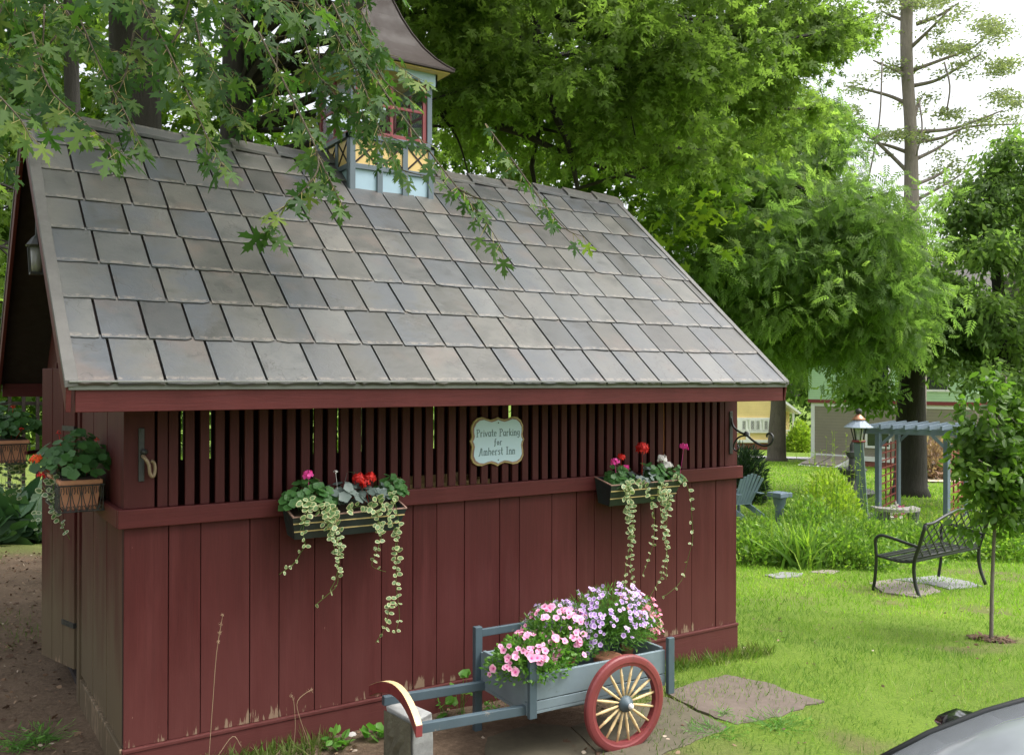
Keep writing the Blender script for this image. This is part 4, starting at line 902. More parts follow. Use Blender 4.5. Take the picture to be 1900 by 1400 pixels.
mound('petunia', 'pink petunia with dark eyes spilling over the left end of the cart', (1.80, -.74, .17), (.24, .21, .17), None, 1700, .040, M['pink'], T_PETUN, 84)
mound('petunia', 'pink petunia mound in the middle of the cart beside the purple verbena', (2.04, -.64, .21), (.24, .21, .20), None, 2100, .040, M['pink'], T_PETUN, 88)
mound('verbena', 'lavender and white verbena mound behind the pink petunias', (2.16, -.50, .225), (.26, .17, .18), None, 2200, .030, M['purple'], T_PETUN, 130, T_NEED, .03)
mound('verbena', 'tall lavender verbena mound above the cart wheel', (2.37, -.64, .235), (.28, .23, .245), None, 3000, .028, M['purple'], T_PETUN, 220, T_NEED, .032)
mound('petunia', 'salmon pink petunia at the right end of the cart', (2.62, -.56, .20), (.17, .18, .18), None, 900, .032, M['salmon'], T_PETUN, 80, face=(.3, -.3, .6))

# ------------------------------------------------------------ slabs, stones, litter
def slab(name, label, pxs, mat, t=.04, lift=.004, D=None, group='stone slabs in the grass'):
    P = [gnd(*p) for p in pxs]; P = [np.array(p) for p in P]; out = []
    m = len(P)
    for k in range(m):
        a, c = P[k], P[(k+1) % m]
        for s_ in range(4):
            q = a+(c-a)*s_/4; out.append(q+np.array([rng.normal()*.006, rng.normal()*.006, 0]))
    zc = max(g(p[0], p[1]) for p in out)+lift; cen = np.mean(out, 0)
    zz = lambda p: g(p[0], p[1])+lift+.008
    vs = [(p[0], p[1], zz(p)) for p in out]+[(p[0], p[1], zz(p)-t-.03) for p in out]; n_ = len(out)
    ins = [(cen[0]+(p[0]-cen[0])*.9, cen[1]+(p[1]-cen[1])*.9, zz(p)+.004) for p in out]
    b = MB(); b.add(vs+ins, [tuple(range(2*n_, 3*n_)), tuple(range(n_, 2*n_))[::-1]]+[(i, (i+1) % n_, n_+(i+1) % n_, n_+i) for i in range(n_)]+[(i, (i+1) % n_, 2*n_+(i+1) % n_, 2*n_+i) for i in range(n_)])
    o = b.build(name, mat, origin=(cen[0], cen[1], zc-t)); return tag(o, label, 'paving slab', group)
slab('flagstone', 'large brown flagstone with pointed right end beside the cart wheel', [(1232, 1290), (1290, 1268), (1350, 1256), (1420, 1268), (1480, 1290), (1525, 1303), (1470, 1325), (1420, 1338), (1362, 1348), (1300, 1322)], M['flag'])
slab('flagstone', 'greenish brown flagstone under the cart wheel', [(1060, 1352), (1235, 1296), (1298, 1326), (1355, 1353), (1290, 1378), (1240, 1400), (1150, 1440)], M['flagG'])
slab('flagstone', 'dark earth stained flagstone under the cart tray', [(900, 1372), (985, 1345), (1058, 1350), (1140, 1440), (1010, 1490), (900, 1420)], M['flagG'])
slab('flagstone', 'tan flagstone under the near legs of the black bench', [(1612, 1082), (1650, 1076), (1720, 1086), (1748, 1098), (1700, 1108), (1640, 1100)], M['flagP'])
slab('flagstone', 'grey flagstone under the far legs of the black bench', [(1655, 1076), (1740, 1068), (1800, 1080), (1822, 1088), (1760, 1094), (1722, 1084)], M['flagB'])
slab('stepping_stone', 'pale stepping stone at the edge of the planting bed beside the shed corner', [(1420, 1068), (1450, 1062), (1490, 1064), (1485, 1070), (1440, 1073)], M['flagB'], group='stepping stones by the bed')
slab('stepping_stone', 'second stepping stone along the bed, in front of the flower bed plants', [(1500, 1062), (1530, 1058), (1560, 1060), (1540, 1066)], M['flagP'], group='stepping stones by the bed')
slab('stepping_stone', 'stepping stone left of the black bench at the bed edge', [(1605, 1052), (1640, 1046), (1655, 1050), (1630, 1056)], M['flagB'], group='stepping stones by the bed')
def rock(name, label, c, r_, mat, group=None):
    c = np.array(c); b = MB(); d = rdir(26); import bmesh
    me = bpy.data.meshes.new(name); bm = bmesh.new(); bmesh.ops.create_icosphere(bm, subdivisions=3, radius=1)
    k = [(rdir(1)[0], random.uniform(.6, .9)) for _ in range(9)]
    for v in bm.verts:
        n_ = np.array(v.co); s_ = min([1]+[q/max(n_@a, 1e-3) for a, q in k if n_@a > 0]); v.co = Vector(n_*s_*np.array(r_))
    bm.to_mesh(me); bm.free(); o = link_mesh(name, me, mat, origin=c); return tag(o, label, 'rock', group)
P = gnd(1381, 1042); rock('rock', 'pale rock at the edge of the bed by the shed corner', P+[0, 0, .03], (.10, .09, .07), M['rock'])
rock('rock', 'small tan rock against the base of the shed left of the granite post', gnd(652, 1368)+[0, 0, .01], (.028, .024, .022), M['rock'])

def scatter(n, fx, fy, cond):
    x = fx[0]+(fx[1]-fx[0])*rng.random(n); y = fy[0]+(fy[1]-fy[0])*rng.random(n); k = cond(x, y); return x[k], y[k]
inshed = lambda x, y: (x > -.03) & (x < L+.03) & (y > -.03) & (y < DEP+.02)
lw_ = lambda x, y: lawn(x, y)
def gz(x, y): return g(x, y)
def litter(n, fx, fy, cond, size, name, label):
    x, y = scatter(n, fx, fy, lambda x, y: cond(x, y) & ~inshed(x, y)); m = len(x)
    P = np.stack([x, y, gz(x, y)+.008+.012*rng.random(m)], 1); T = rdir(m, .25); Nn = np.array([0, 0, 1.])+rng.normal(size=(m, 3))*.45
    return leaves(P, T, Nn, size*(.4+1.0*rng.random(m)), T_MID if size > .03 else T_OVAL, rng.random(m)**1.3)
o = build_np('leaf_litter', [litter(1500, (-2.6, 3.4), (-1.9, 8), lambda x, y: (rng.random(len(x)) > lawn(x, y)*.95), .035, '', ''),
    litter(11000, (-3.2, 3.2), (-1.8, 9), lambda x, y: (rng.random(len(x)) > lawn(x, y)) & (hash_noise(x, y, 1.9, 9) > .28), .026, '', ''), litter(500, (2.5, 9), (-3, 4), lambda x, y: x > 0, .028, '', '')], M['litter'])
tag(o, kind='stuff')
# grass
def turf(n, fx, fy, cond, hgt, mat, name, wide=1.):
    x, y = scatter(n, fx, fy, lambda x, y: cond(x, y) & ~inshed(x, y)); m = len(x)
    P = np.stack([x, y, gz(x, y)-.004], 1); T = np.array([0, 0, 1.])+rng.normal(size=(m, 3))*[.45, .45, .1]; Nn = rdir(m, .2)
    v = blade_t(); v = (v[0]*np.array([wide, 1, 1]), v[1], v[2])
    cl = np.clip(hash_noise(x, y, .9, 15)*.5+hash_noise(x, y, 2.2, 5)*.45+hash_noise(x, y, 9, 6)*.25-.08+rng.normal(size=m)*.16, 0, 1)
    return leaves(P, T, Nn, hgt*(.5+.9*rng.random(m))*(1 if np.isscalar(hgt) else 1), v, cl)
vis = lambda x, y, lo, hi: (lambda dx, dy: (dx*fw[0]+dy*fw[1] > lo) & (dx*fw[0]+dy*fw[1] < hi) & (np.abs(dx*rt[0]+dy*rt[1]) < .64*(dx*fw[0]+dy*fw[1])+.6))(x-CAM[0], y-CAM[1])
lc = lambda x, y: rng.random(len(x)) < lawn(x, y)**1.5
bare = lambda x, y: hash_noise(x, y, 3.3, 8)
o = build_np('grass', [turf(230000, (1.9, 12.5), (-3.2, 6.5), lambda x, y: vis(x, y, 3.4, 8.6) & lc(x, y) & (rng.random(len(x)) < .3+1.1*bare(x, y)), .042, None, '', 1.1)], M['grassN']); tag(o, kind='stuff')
o = build_np('lawn_grass', [
    turf(230000, (4, 24), (-3, 18), lambda x, y: vis(x, y, 8.6, 18) & lc(x, y), .055, None, '', 2.2),
    turf(120000, (8, 50), (-3, 42), lambda x, y: vis(x, y, 18, 45) & (x+y > 16), .08, None, '', 5.)], M['grass']); tag(o, kind='stuff')
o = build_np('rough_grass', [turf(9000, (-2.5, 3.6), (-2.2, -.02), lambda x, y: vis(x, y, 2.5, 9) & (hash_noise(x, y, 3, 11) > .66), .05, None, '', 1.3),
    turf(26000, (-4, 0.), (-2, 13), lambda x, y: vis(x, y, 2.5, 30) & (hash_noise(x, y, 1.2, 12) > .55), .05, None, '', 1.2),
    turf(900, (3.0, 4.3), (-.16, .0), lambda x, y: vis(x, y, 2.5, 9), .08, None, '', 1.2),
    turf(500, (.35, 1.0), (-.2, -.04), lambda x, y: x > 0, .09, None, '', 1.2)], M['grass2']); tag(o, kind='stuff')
# weeds
def weed(label, c, n, r_, h0, size, mat, tpl=T_OVAL, name='weed', cat='weed', group=None, up_=.4):
    c = np.array(c); o = thing(name, label, cat, c, group); u = rng.random(n)*6.283; rr = np.sqrt(rng.random(n))*r_
    P = np.stack([c[0]+rr*np.cos(u), c[1]+rr*np.sin(u), c[2]+h0*(.25+.75*rng.random(n))], 1); out = np.stack([np.cos(u), np.sin(u), up_+0*u], 1)
    build_np('leaves', [leaves(P, out+rng.normal(size=(n, 3))*.4, np.array([0, -.3, 1.])+rng.normal(size=(n, 3))*.35, size*(.6+.7*rng.random(n)), tpl), sticks(np.tile(c, (n, 1))+rng.normal(size=(n, 3))*[.3*r_, .3*r_, 0], P, .0018, .001)], mat, o); return o
wg = 'weeds along the base of the shed'
weed('broad leafed weed at the foot of the shed left of the granite post', gnd(622, 1390), 16, .05, .10, .062, M['weed'], group=wg)
weed('low round leafed weed just left of the granite post', gnd(697, 1372), 12, .04, .05, .06, M['weed'], T_ROUND, group=wg)
weed('heart leafed weed beneath the near handle pole of the cart', gnd(822, 1330), 9, .06, .10, .055, M['weed'], T_ROUND, group=wg)
weed('tall heart leafed weed between the two handle poles by the rear leg', gnd(858, 1330), 10, .05, .24, .06, M['weed'], T_ROUND, group=wg)
weed('small weed in shade under the left end of the cart', gnd(930, 1325), 22, .09, .08, .03, M['weed'], group=wg)
weed('pale green weed at the bottom edge beside the shed corner', gnd(345, 1425), 30, .08, .07, .03, M['lime'], group=wg)
weed('low weed patch with one red petal in the dirt left of the shed', gnd(75, 1375), 60, .16, .06, .05, M['weed'], T_NEED, group=wg)
weed('green weed with thin leaves at the lower left in the dirt', gnd(30, 1390), 40, .12, .08, .05, M['weed'], T_NEED, group=wg)
weed('leafy weed growing at the front edge of the flagstone near the wheel', gnd(1330, 1365), 90, .16, .05, .035, M['weed'], T_NEED, group=wg)
weed('leafy weed on the point of the large flagstone', gnd(1440, 1350), 90, .18, .06, .035, M['weed'], T_NEED, group=wg)
weed('weed tuft in the joint between the two flagstones', gnd(1340, 1330), 26, .05, .05, .035, M['weed'], T_NEED, group=wg)
def stalk(label, pts, head, n=40):
    o = thing('grass_stalk', label, 'dry grass', pts[0], 'dry grass stalks against the shed'); pts = spline(pts, 4); b = MB(); b.tube(pts, [.0016]*(len(pts)-1)+[.0008], 5); b.build('stem', M['straw'], o)
    k = max(2, int(len(pts)*head)); seg = pts[-k:]; P = np.array([seg[random.randint(0, k-1)] for _ in range(n)])+rng.normal(size=(n, 3))*.0035
    build_np('seed_head', [leaves(P, np.array([0, 0, 1.])+rng.normal(size=(n, 3))*.5, rdir(n), .012, T_NEED)], M['straw'], o)
stalk('tall dry grass stalk with dense seed head in front of the shed boards', [ony(388, 1400, -.12), ony(395, 1300, -.12), ony(402, 1210, -.12), ony(413, 1142, -.12)], .32, 90)
stalk('short dry grass stalk with drooping loose seeds near the base ledge', [ony(575, 1382, -.12), ony(556, 1330, -.12), ony(552, 1300, -.12), ony(575, 1280, -.12), ony(580, 1284, -.12)], .5, 22)
stalk('thin dry grass stalk leaning left at the foot of the boards', [ony(545, 1385, -.1), ony(548, 1345, -.1), ony(545, 1300, -.1), ony(540, 1290, -.1)], .4, 20)
stalk('arching dry grass stalk low on the shed base', [ony(405, 1400, -.12), ony(432, 1365, -.12), ony(448, 1385, -.12)], .1, 6)

# ------------------------------------------------------------ trees
def tree(name, label, base, trunk, rad, clumps, leafm, tpl, lsz, barkm, per=120, group=None, cat='tree', crad=(.5, .5, .35), limbs=None, twigs=True, droop=.35, limb_r=.03, limb_every=1, nup=(0, 0, 1.)):
    """trunk: polyline of points; clumps: (m,3) centres; each clump is a spray of leafy twigs"""
    o = thing(name, label, cat, base, group)
    tr = spline(trunk, 5); b = MB(); nn = len(tr); b.tube(tr, [rad*(1.35 if i == 0 else 1)*(1-.55*i/nn) for i in range(nn)], 14); tk = b.build('trunk', barkm, o, smooth=True)
    C_ = np.asarray(clumps); b = MB(); tr_ = np.array(tr)
    for i, c in enumerate(C_):
        if i % limb_every: continue
        cand = tr_[(tr_[:, 2] < c[2]+.2)]; cand = cand if len(cand) else tr_[:1]; a = cand[np.argmin(np.linalg.norm((cand-c)*[1, 1, 1.4], axis=1))]
        Ld = np.linalg.norm(c-a); mid = (a+c)/2+np.array([0, 0, .12*Ld])+rng.normal(size=3)*.08*Ld
        mid2 = a*.25+c*.75+rng.normal(size=3)*.05*Ld
        q = spline([a, mid, mid2, c], 3); r0 = min(limb_r*(.4+Ld*.25), rad*.5); b.tube(q, [r0*(1-.8*k/len(q)) for k in range(len(q))], 5)
    for q in (limbs or []): pts = spline(q[0], 5); b.tube(pts, [q[1]*(1-.7*k/len(pts)) for k in range(len(pts))], 7)
    if b.v: b.build('branches', barkm, tk)
    m = len(C_); nt_ = max(3, per//12); cr = np.array(crad)
    A = np.repeat(C_, nt_, 0); sc_c = np.repeat(.7+.6*rng.random(m), nt_)[:, None]
    d = rdir(len(A), .6); B_ = A+d*cr*sc_c*(.6+.5*rng.random((len(A), 1))); B_[:, 2] -= droop*np.linalg.norm(d[:, :2], axis=1)*cr[0]*rng.random(len(A))*.8
    k = 12; t = rng.random((len(A), k, 1))**.7; P = (A[:, None]+(B_-A)[:, None]*t).reshape(-1, 3); n_ = len(P)
    P += rng.normal(size=(n_, 3))*lsz*.55
    dd = np.repeat(B_-A, k, 0); dd /= np.linalg.norm(dd, axis=1, keepdims=True)
    T = dd*.6+rdir(n_)*.8+[0, 0, -.45]; Nn = np.array(nup)+rng.normal(size=(n_, 3))*.55
    rn = np.clip(np.repeat(rng.random(m), nt_*k)*.55+rng.random(n_)*.45, 0, 1)
    build_np('crown', [leaves(P, T, Nn, lsz*(.65+.6*rng.random(n_)), tpl, rn)]+([sticks(A, B_, .004+lsz*.02, .002)] if twigs else []), leafm, o)
    return o
def blob(px, py, D, rx, ry, rd, n, hollow=.0, clip=None):
    """n clump centres within an ellipsoid of picture-sized radii about a point in space, real depth rd"""
    c = at(px, py, D); d = rdir(n); r_ = (hollow+(1-hollow)*rng.random((n, 1)))**(1/2.2)
    q = d*r_; return c+q[:, :1]*rt*rx*D/FPX+q[:, 1:2]*np.array([0, 0, 1.])*ry*D/FPX+q[:, 2:]*np.array([fw[0], fw[1], 0])*rd
def trunk_px(px0, D, tops, zlow=None):
    b_ = gat(px0, D); b_[2] -= .15; return [b_]+[at(x, y, d) for x, y, d in tops]
mg_ = 'silver maples behind the shed'
# leaning over the camera: the near maple
t1 = trunk_px(262, 8.6, [(252, 500, 8.6), (250, 180, 8.6), (240, -150, 8.6), (235, -420, 8.5)])
C1 = np.concatenate([blob(80, -330, 6.8, 600, 170, 2.2, 30), blob(700, -480, 6.8, 400, 150, 2., 10)])
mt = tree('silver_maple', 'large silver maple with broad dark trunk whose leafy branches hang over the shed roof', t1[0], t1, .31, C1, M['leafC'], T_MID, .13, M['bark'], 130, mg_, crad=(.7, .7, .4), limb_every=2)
# near hanging sprays (real maple leaf outlines) of the same tree
P = []; T = []; Nn = []; S = []; SA = []; SB = []; LA = MB()
def spray(pts, step=.045, size=.115, r0=.006, side=.16, curve=True):
    pts = spline([np.array(p) for p in pts], 5); LA.tube(pts, [r0*(1-.75*k/len(pts)) for k in range(len(pts))], 5)
    acc = 0
    for a, c in zip(pts[:-1], pts[1:]):
        seg = np.linalg.norm(c-a); ax = unit(c-a)
        while acc < seg:
            p = a+ax*acc
            for sg in (1, -1):
                if random.random() < .15: continue
                dr = unit(ax*.55+unit(np.cross(ax, (0, 0, 1)))*sg*random.uniform(.4, 1.)+rng.normal(size=3)*.35+np.array([0, 0, -.35])); pl_ = random.uniform(.35, 1.)*side
                q = p+dr*pl_*.5+np.array([0, 0, -.02*random.random()]); s_ = size*random.uniform(.6, 1.15)
                SA.append(p); SB.append(q); t = unit(dr+np.array([0, 0, -.5])+rng.normal(size=3)*.25); nn = np.array([0, -.25, 1.])+rng.normal(size=3)*.45; nn = nn-t*np.dot(nn, t)
                P.append(q); T.append(t); Nn.append(nn); S.append(s_)
            acc += step*random.uniform(.8, 1.5)
        acc -= seg
def spx(lst, **kw): spray([at(x, y, d) for x, y, d in lst], **kw)
spx([(480, 60, 4.6), (540, 180, 4.4), (590, 290, 4.2), (570, 345, 4.1), (515, 395, 4.05), (490, 435, 4.0)], size=.105)
spx([(590, 290, 4.2), (615, 340, 4.15), (640, 390, 4.1)], size=.10)
spx([(240, -40, 4.7), (310, 90, 4.5), (360, 200, 4.3), (385, 255, 4.2), (415, 310, 4.1)], size=.11)
spx([(150, 40, 4.8), (190, 130, 4.6), (235, 215, 4.4), (260, 270, 4.3)], size=.10)
spx([(60, 60, 4.5), (90, 160, 4.3), (150, 220, 4.2), (220, 285, 4.1)], size=.11)
spx([(-60, 120, 4.0), (0, 180, 3.9), (40, 225, 3.85), (60, 262, 3.8)], size=.12)
spx([(-80, 230, 4.0), (-30, 270, 3.9), (20, 300, 3.9)], size=.11)
spx([(640, 60, 4.7), (720, 180, 4.6), (800, 285, 4.5), (850, 350, 4.4), (900, 410, 4.35), (935, 465, 4.3)], size=.085, step=.06)
spx([(850, 350, 4.4), (880, 365, 4.35), (905, 372, 4.3)], size=.085)
spx([(900, 230, 4.9), (960, 310, 4.8), (1010, 380, 4.7), (1050, 425, 4.65), (1085, 440, 4.6)], size=.07, step=.06)
spx([(560, -40, 4.9), (620, 60, 4.7), (670, 150, 4.6), (700, 230, 4.5), (730, 300, 4.4)], size=.10)
spx([(620, -30, 5.2), (660, 60, 5.), (720, 110, 4.9), (780, 150, 4.8)], size=.09)
spx([(600, 150, 4.9), (640, 200, 4.8), (690, 240, 4.7), (745, 262, 4.6)], size=.085)
spx([(660, 230, 5.0), (700, 290, 4.9), (760, 320, 4.8), (830, 330, 4.7)], size=.075, step=.07)
spx([(560, 60, 5.0), (590, 140, 4.9), (640, 180, 4.8)], size=.10)
for _ in range(7):
    x = random.uniform(600, 700); y = random.uniform(20, 190); d = random.uniform(4.6, 5.3)
    spx([(x, y-30, d), (x+25, y+20, d-.06), (x+random.uniform(20, 90), y+random.uniform(30, 75), d-.12)], size=.10, step=.06, side=.17)
for _ in range(86):
    x = random.uniform(-160, 600); y = random.uniform(-180, 160)*(1 if x < 450 else .8); d = random.uniform(4.3, 6.6); dx = random.uniform(-140, 170); l = random.uniform(25, 105)
    if (440 < x < 640 and random.random() < .6) or (170 < x < 310 and y > 0 and random.random() < .85): continue
    spx([(x, y-40, d), (x+dx*.4, y+l*.4, d-.08), (x+dx, y+l*.9, d-.15)], size=.12, step=.06, side=.2)
for _ in range(10):
    x = random.uniform(540, 680); y = random.uniform(-120, 90); d = random.uniform(5., 5.7)
    spx([(x, y-40, d), (x+20, y+40, d-.08), (x+random.uniform(0, 60), y+100, d-.15)], size=.09, step=.06)
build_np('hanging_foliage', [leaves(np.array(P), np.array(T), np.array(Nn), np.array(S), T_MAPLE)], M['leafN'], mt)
build_np('leaf_stalk', [sticks(SA, SB, .0018, .0013)], leafmat('petiole', [(0, (.24, .26, .07)), (1, (.3, .2, .08))], .1), mt)
for a in ([at(240, -420, 8.5), at(350, -400, 7), at(300, -200, 5.2), at(280, -60, 4.9)], [at(240, -420, 8.5), at(500, -420, 7), at(620, -200, 5.6), at(640, -20, 5.0)]):
    q = spline(a, 6); LA.tube(q, [.05*(1-.8*k/len(q)) for k in range(len(q))], 7)
LA.build('hanging_branches', M['twig'], mt, smooth=True)
# second maple, canopy right of the cupola
t2 = trunk_px(440, 9.6, [(438, 500, 9.6), (440, 180, 9.6), (450, -200, 9.6), (470, -500, 9.6)])
C2 = np.concatenate([blob(1060, 20, 8.6, 340, 230, 1.8, 54), blob(960, 190, 9.8, 200, 140, 1.3, 17), blob(1180, 150, 9.0, 170, 160, 1.4, 20), blob(760, 0, 9.6, 120, 190, 1.2, 8), blob(1420, -20, 10.5, 200, 130, 1.4, 24), blob(1500, 110, 11.5, 80, 100, .9, 8), blob(1470, 150, 12., 130, 150, 1.2, 7), blob(1320, 160, 11., 150, 130, 1.2, 10), blob(900, -350, 8.5, 600, 150, 2.0, 22)])
limbs2 = [([at(460, -380, 9.6), at(900, -300, 9.2), at(980, -60, 8.9), (at(1000, 110, 8.8)), at(1030, 210, 8.8), at(1055, 270, 8.8), at(1072, 350, 8.9)], .07),
          ([at(890, 225, 9.3), at(960, 245, 9.1), at(1020, 272, 9.), at(1085, 300, 8.9), at(1180, 330, 8.8)], .045), ([at(980, -60, 8.9), at(1100, -20, 8.9), at(1150, 120, 8.9), at(1180, 260, 9.)], .02),
          ([at(820, 215, 9.2), at(850, 260, 9.2), at(874, 340, 9.1)], .016), ([at(880, 175, 9.), at(940, 190, 8.9), at(1000, 240, 8.9)], .012), ([at(1180, -60, 9), at(1205, 60, 9.), at(1240, 200, 9.)], .015)]
tree('silver_maple', 'second silver maple, narrower trunk, canopy filling the sky right of the cupola', t2[0], t2, .22, C2, M['leafC'], T_MAPLE, .088, M['bark'], 250, mg_, crad=(.62, .62, .36), limbs=limbs2, limb_every=3, droop=.5)
t3 = trunk_px(140, 13, [(138, 400, 13), (132, 100, 13), (125, -250, 13)])
tree('silver_maple', 'slender dark maple trunk at the far left behind the shed roof', t3[0], t3, .15, np.concatenate([blob(80, -150, 13, 330, 260, 2.5, 40), blob(-60, 420, 12.5, 90, 260, 1.5, 18)]), M['leafC'], T_MID, .14, M['bark'], 140, mg_, crad=(.8, .8, .5))
# walnut-like trees to the right
D4 = 21.
t4 = trunk_px(1318, D4, [(1320, 700, D4), (1322, 400, D4), (1318, 150, D4), (1300, -50, D4)])
C4 = np.concatenate([blob(1390, 470, D4-1.5, 190, 170, 2.4, 100), blob(1540, 440, D4-1.5, 130, 130, 2.2, 66), blob(1340, 300, D4, 180, 140, 2., 46), blob(1490, 280, D4-.5, 110, 90, 1.5, 24), blob(1620, 545, D4-1.5, 110, 120, 2., 48), blob(1380, 580, D4-1.2, 100, 80, 1.4, 28), blob(1520, 590, D4, 130, 65, 1.6, 22), blob(1300, 170, D4, 170, 150, 1.6, 20), blob(1470, 180, D4+1, 100, 110, 1.5, 9)])
tree('walnut_tree', 'bright green walnut tree with feathery leaves drooping beyond the right roof edge', t4[0], t4, .26, C4, M['leafD'], T_COMP, .27, M['bark'], 84, 'trees right of the shed', crad=(1.05, 1.05, .62), limb_every=3, droop=.4, nup=(0, -.2, .7))
t5 = trunk_px(1441, 47, [(1442, 800, 47), (1444, 740, 47), (1440, 640, 47), (1450, 450, 47)])
tree('roadside_tree', 'knotty grey trunked tree standing on the lawn before the yellow house', t5[0], t5, .50, blob(1440, 560, 47, 130, 140, 4.5, 60), M['leafD'], T_DIAM, .45, M['barkG'], 140, 'trees right of the shed', crad=(1.7, 1.7, 1.), limb_r=.06, limb_every=3)
D6 = 31.
t6 = trunk_px(1692, D6, [(1696, 800, D6), (1700, 640, D6), (1692, 430, D6), (1690, 250, D6), (1682, 100, D6), (1684, -60, D6), (1690, -400, D6)])
o6 = thing('conifer_tree', 'tall sparse conifer with bare pinkish trunk and broken grey branches against the sky', 'tree', t6[0], 'trees right of the shed')
q = spline(t6, 6); b = MB(); m_ = len(q); b.tube(q, [.74 if i == 0 else (.42 if i < 3 else .40-.20*min(1, (i-3)/(m_*.5))) for i in range(m_)], 16); tk6 = b.build('trunk', M['barkP'], o6, smooth=True)
random.seed(21); brs = [[(1690, 325), (1650, 285), (1600, 240), (1555, 215), (1528, 190)], [(1700, 45), (1740, 30), (1780, 5)], [(1695, 130), (1750, 110), (1810, 85), (1850, 40)], [(1690, 145), (1660, 130), (1620, 112)], [(1692, 160), (1740, 148), (1790, 118), (1820, 100)],
    [(1695, 245), (1760, 240), (1810, 225), (1860, 205)], [(1695, 265), (1750, 255), (1800, 235), (1900, 230)], [(1700, 295), (1740, 275), (1780, 248)], [(1690, 42), (1655, 30), (1635, 20)], [(1688, 195), (1650, 178), (1600, 165), (1570, 160)], [(1690, 285), (1640, 268), (1590, 262)],
    [(1702, 370), (1740, 350), (1790, 320)], [(1690, 395), (1655, 400), (1635, 425)], [(1700, 342), (1740, 325), (1770, 300)], [(1688, 90), (1720, 60), (1760, 20)], [(1690, 180), (1670, 130), (1655, 120)], [(1697, 215), (1705, 190), (1712, 180)], [(1690, 20), (1670, 0), (1660, -20)]]
b = MB(); P = []; A_ = []; B2 = []
for br in brs:
    D_ = [D6+random.uniform(-1, 1)*0]; dz_ = random.uniform(-1.6, 1.6); pts = spline([at(x, y, D6+dz_*i/len(br)) for i, (x, y) in enumerate(br)], 5); m_ = len(pts)
    b.tube(pts, [.075*(1-.75*k/m_) for k in range(m_)], 6)
    for k in range(3, m_):
        for _ in range(5):
            e = pts[k]+rdir(1)[0]*np.array([.5, .5, .25])+[0, 0, -.2*random.random()]; A_.append(pts[k]); B2.append(e)
            if random.random() < .22 and k > m_*.4: P.append(e)
for a_, c_ in (((1637, 115), (1610, 340)), ((1752, 115), (1757, 205)), ((1706, 190), (1700, 290))):
    b.tube(spline([at(*a_, D6-.8), at((a_[0]+c_[0])/2+8, (a_[1]+c_[1])/2, D6-.9), at(*c_, D6-.8)], 4), .03, 5)
for k, p in enumerate([(1850, 130), (1862, 175), (1870, 270), (1885, 190), (1850, 60), (1830, 45), (1570, 205), (1640, 250), (1760, 210), (1740, 90), (1700, 255), (1680, 250), (1770, 90), (1700, 5), (1740, 5), (1865, 120)]):
    P += [at(p[0]+random.uniform(-18, 18), p[1]+random.uniform(-7, 7), D6+random.uniform(-1, 1)) for _ in range(9)]
b.build('branches', M['barkP'], tk6, smooth=True)
P = np.array(P); C_ = np.repeat(P, 40, 0); C_ = C_+rng.normal(size=C_.shape)*[.21, .21, .07]; n_ = len(C_)
build_np('needles', [leaves(C_, rdir(n_, .4)+[0, 0, -.2], rdir(n_), .14, T_DIAM)], M['needle'], o6)
t8 = trunk_px(1689, 27, [(1690, 800, 27), (1692, 700, 27), (1697, 600, 27), (1705, 450, 27)])
tree('shade_tree', 'big dark trunked tree on the lawn behind the pergola', t8[0], t8, .50, np.concatenate([blob(1650, 610, 27, 120, 75, 2.2, 50), blob(1730, 590, 27, 90, 110, 2., 40), blob(1612, 730, 26, 40, 35, .8, 9)]), M['leafD'], T_DIAM, .24, M['bark'], 170, 'trees right of the shed', crad=(.9, .9, .5), limb_every=3)
t7 = trunk_px(1865, 24, [(1862, 700, 24), (1850, 500, 24), (1840, 330, 24)])
tree('dense_tree', 'dense dark green tree filling the right edge behind the sapling', t7[0], t7, .22, np.concatenate([blob(1850, 490, 24, 130, 200, 2.6, 54), blob(1850, 650, 24, 150, 110, 2.4, 32), blob(1870, 330, 24, 90, 70, 1.5, 16), blob(1745, 600, 25, 40, 90, 1.5, 12)]), M['leafK'], T_DIAM, .22, M['bark'], 190, 'trees right of the shed', crad=(.85, .85, .45), limb_every=3)
# sapling in the lawn
bs = gnd(1839, 1188); Ds = 7.4
ts = [bs-[0, 0, .05], at(1841, 1080, Ds), at(1846, 960, Ds), at(1848, 850, Ds), at(1855, 760, Ds), at(1868, 700, Ds)]
Cs = np.concatenate([blob(1845, 915, Ds, 78, 100, .28, 26), blob(1850, 785, Ds, 66, 90, .25, 22), blob(1890, 870, Ds, 60, 120, .26, 18), blob(1795, 860, Ds, 38, 60, .15, 8)])
os_ = tree('sapling', 'young leafy sapling with thin bare stem planted in the front lawn', bs, ts, .016, Cs, M['leafS'], T_OVAL, .078, M['barkP'], 36, None, 'sapling', crad=(.16, .16, .13), limb_every=2, limb_r=.008, droop=.2)
x, y = bs[:2]; rr = rng.random(260)**.5*.16; u = rng.random(260)*6.28
P = np.stack([x+rr*np.cos(u), y+rr*np.sin(u), gz(x+rr*np.cos(u), y+rr*np.sin(u))+.02], 1); build_np('mulch_ring', [leaves(P, rdir(260, .2), np.array([0, 0, 1.])+rng.normal(size=(260, 3))*.3, .05, T_OVAL, rng.random(260)*.4)], M['litter'], os_)
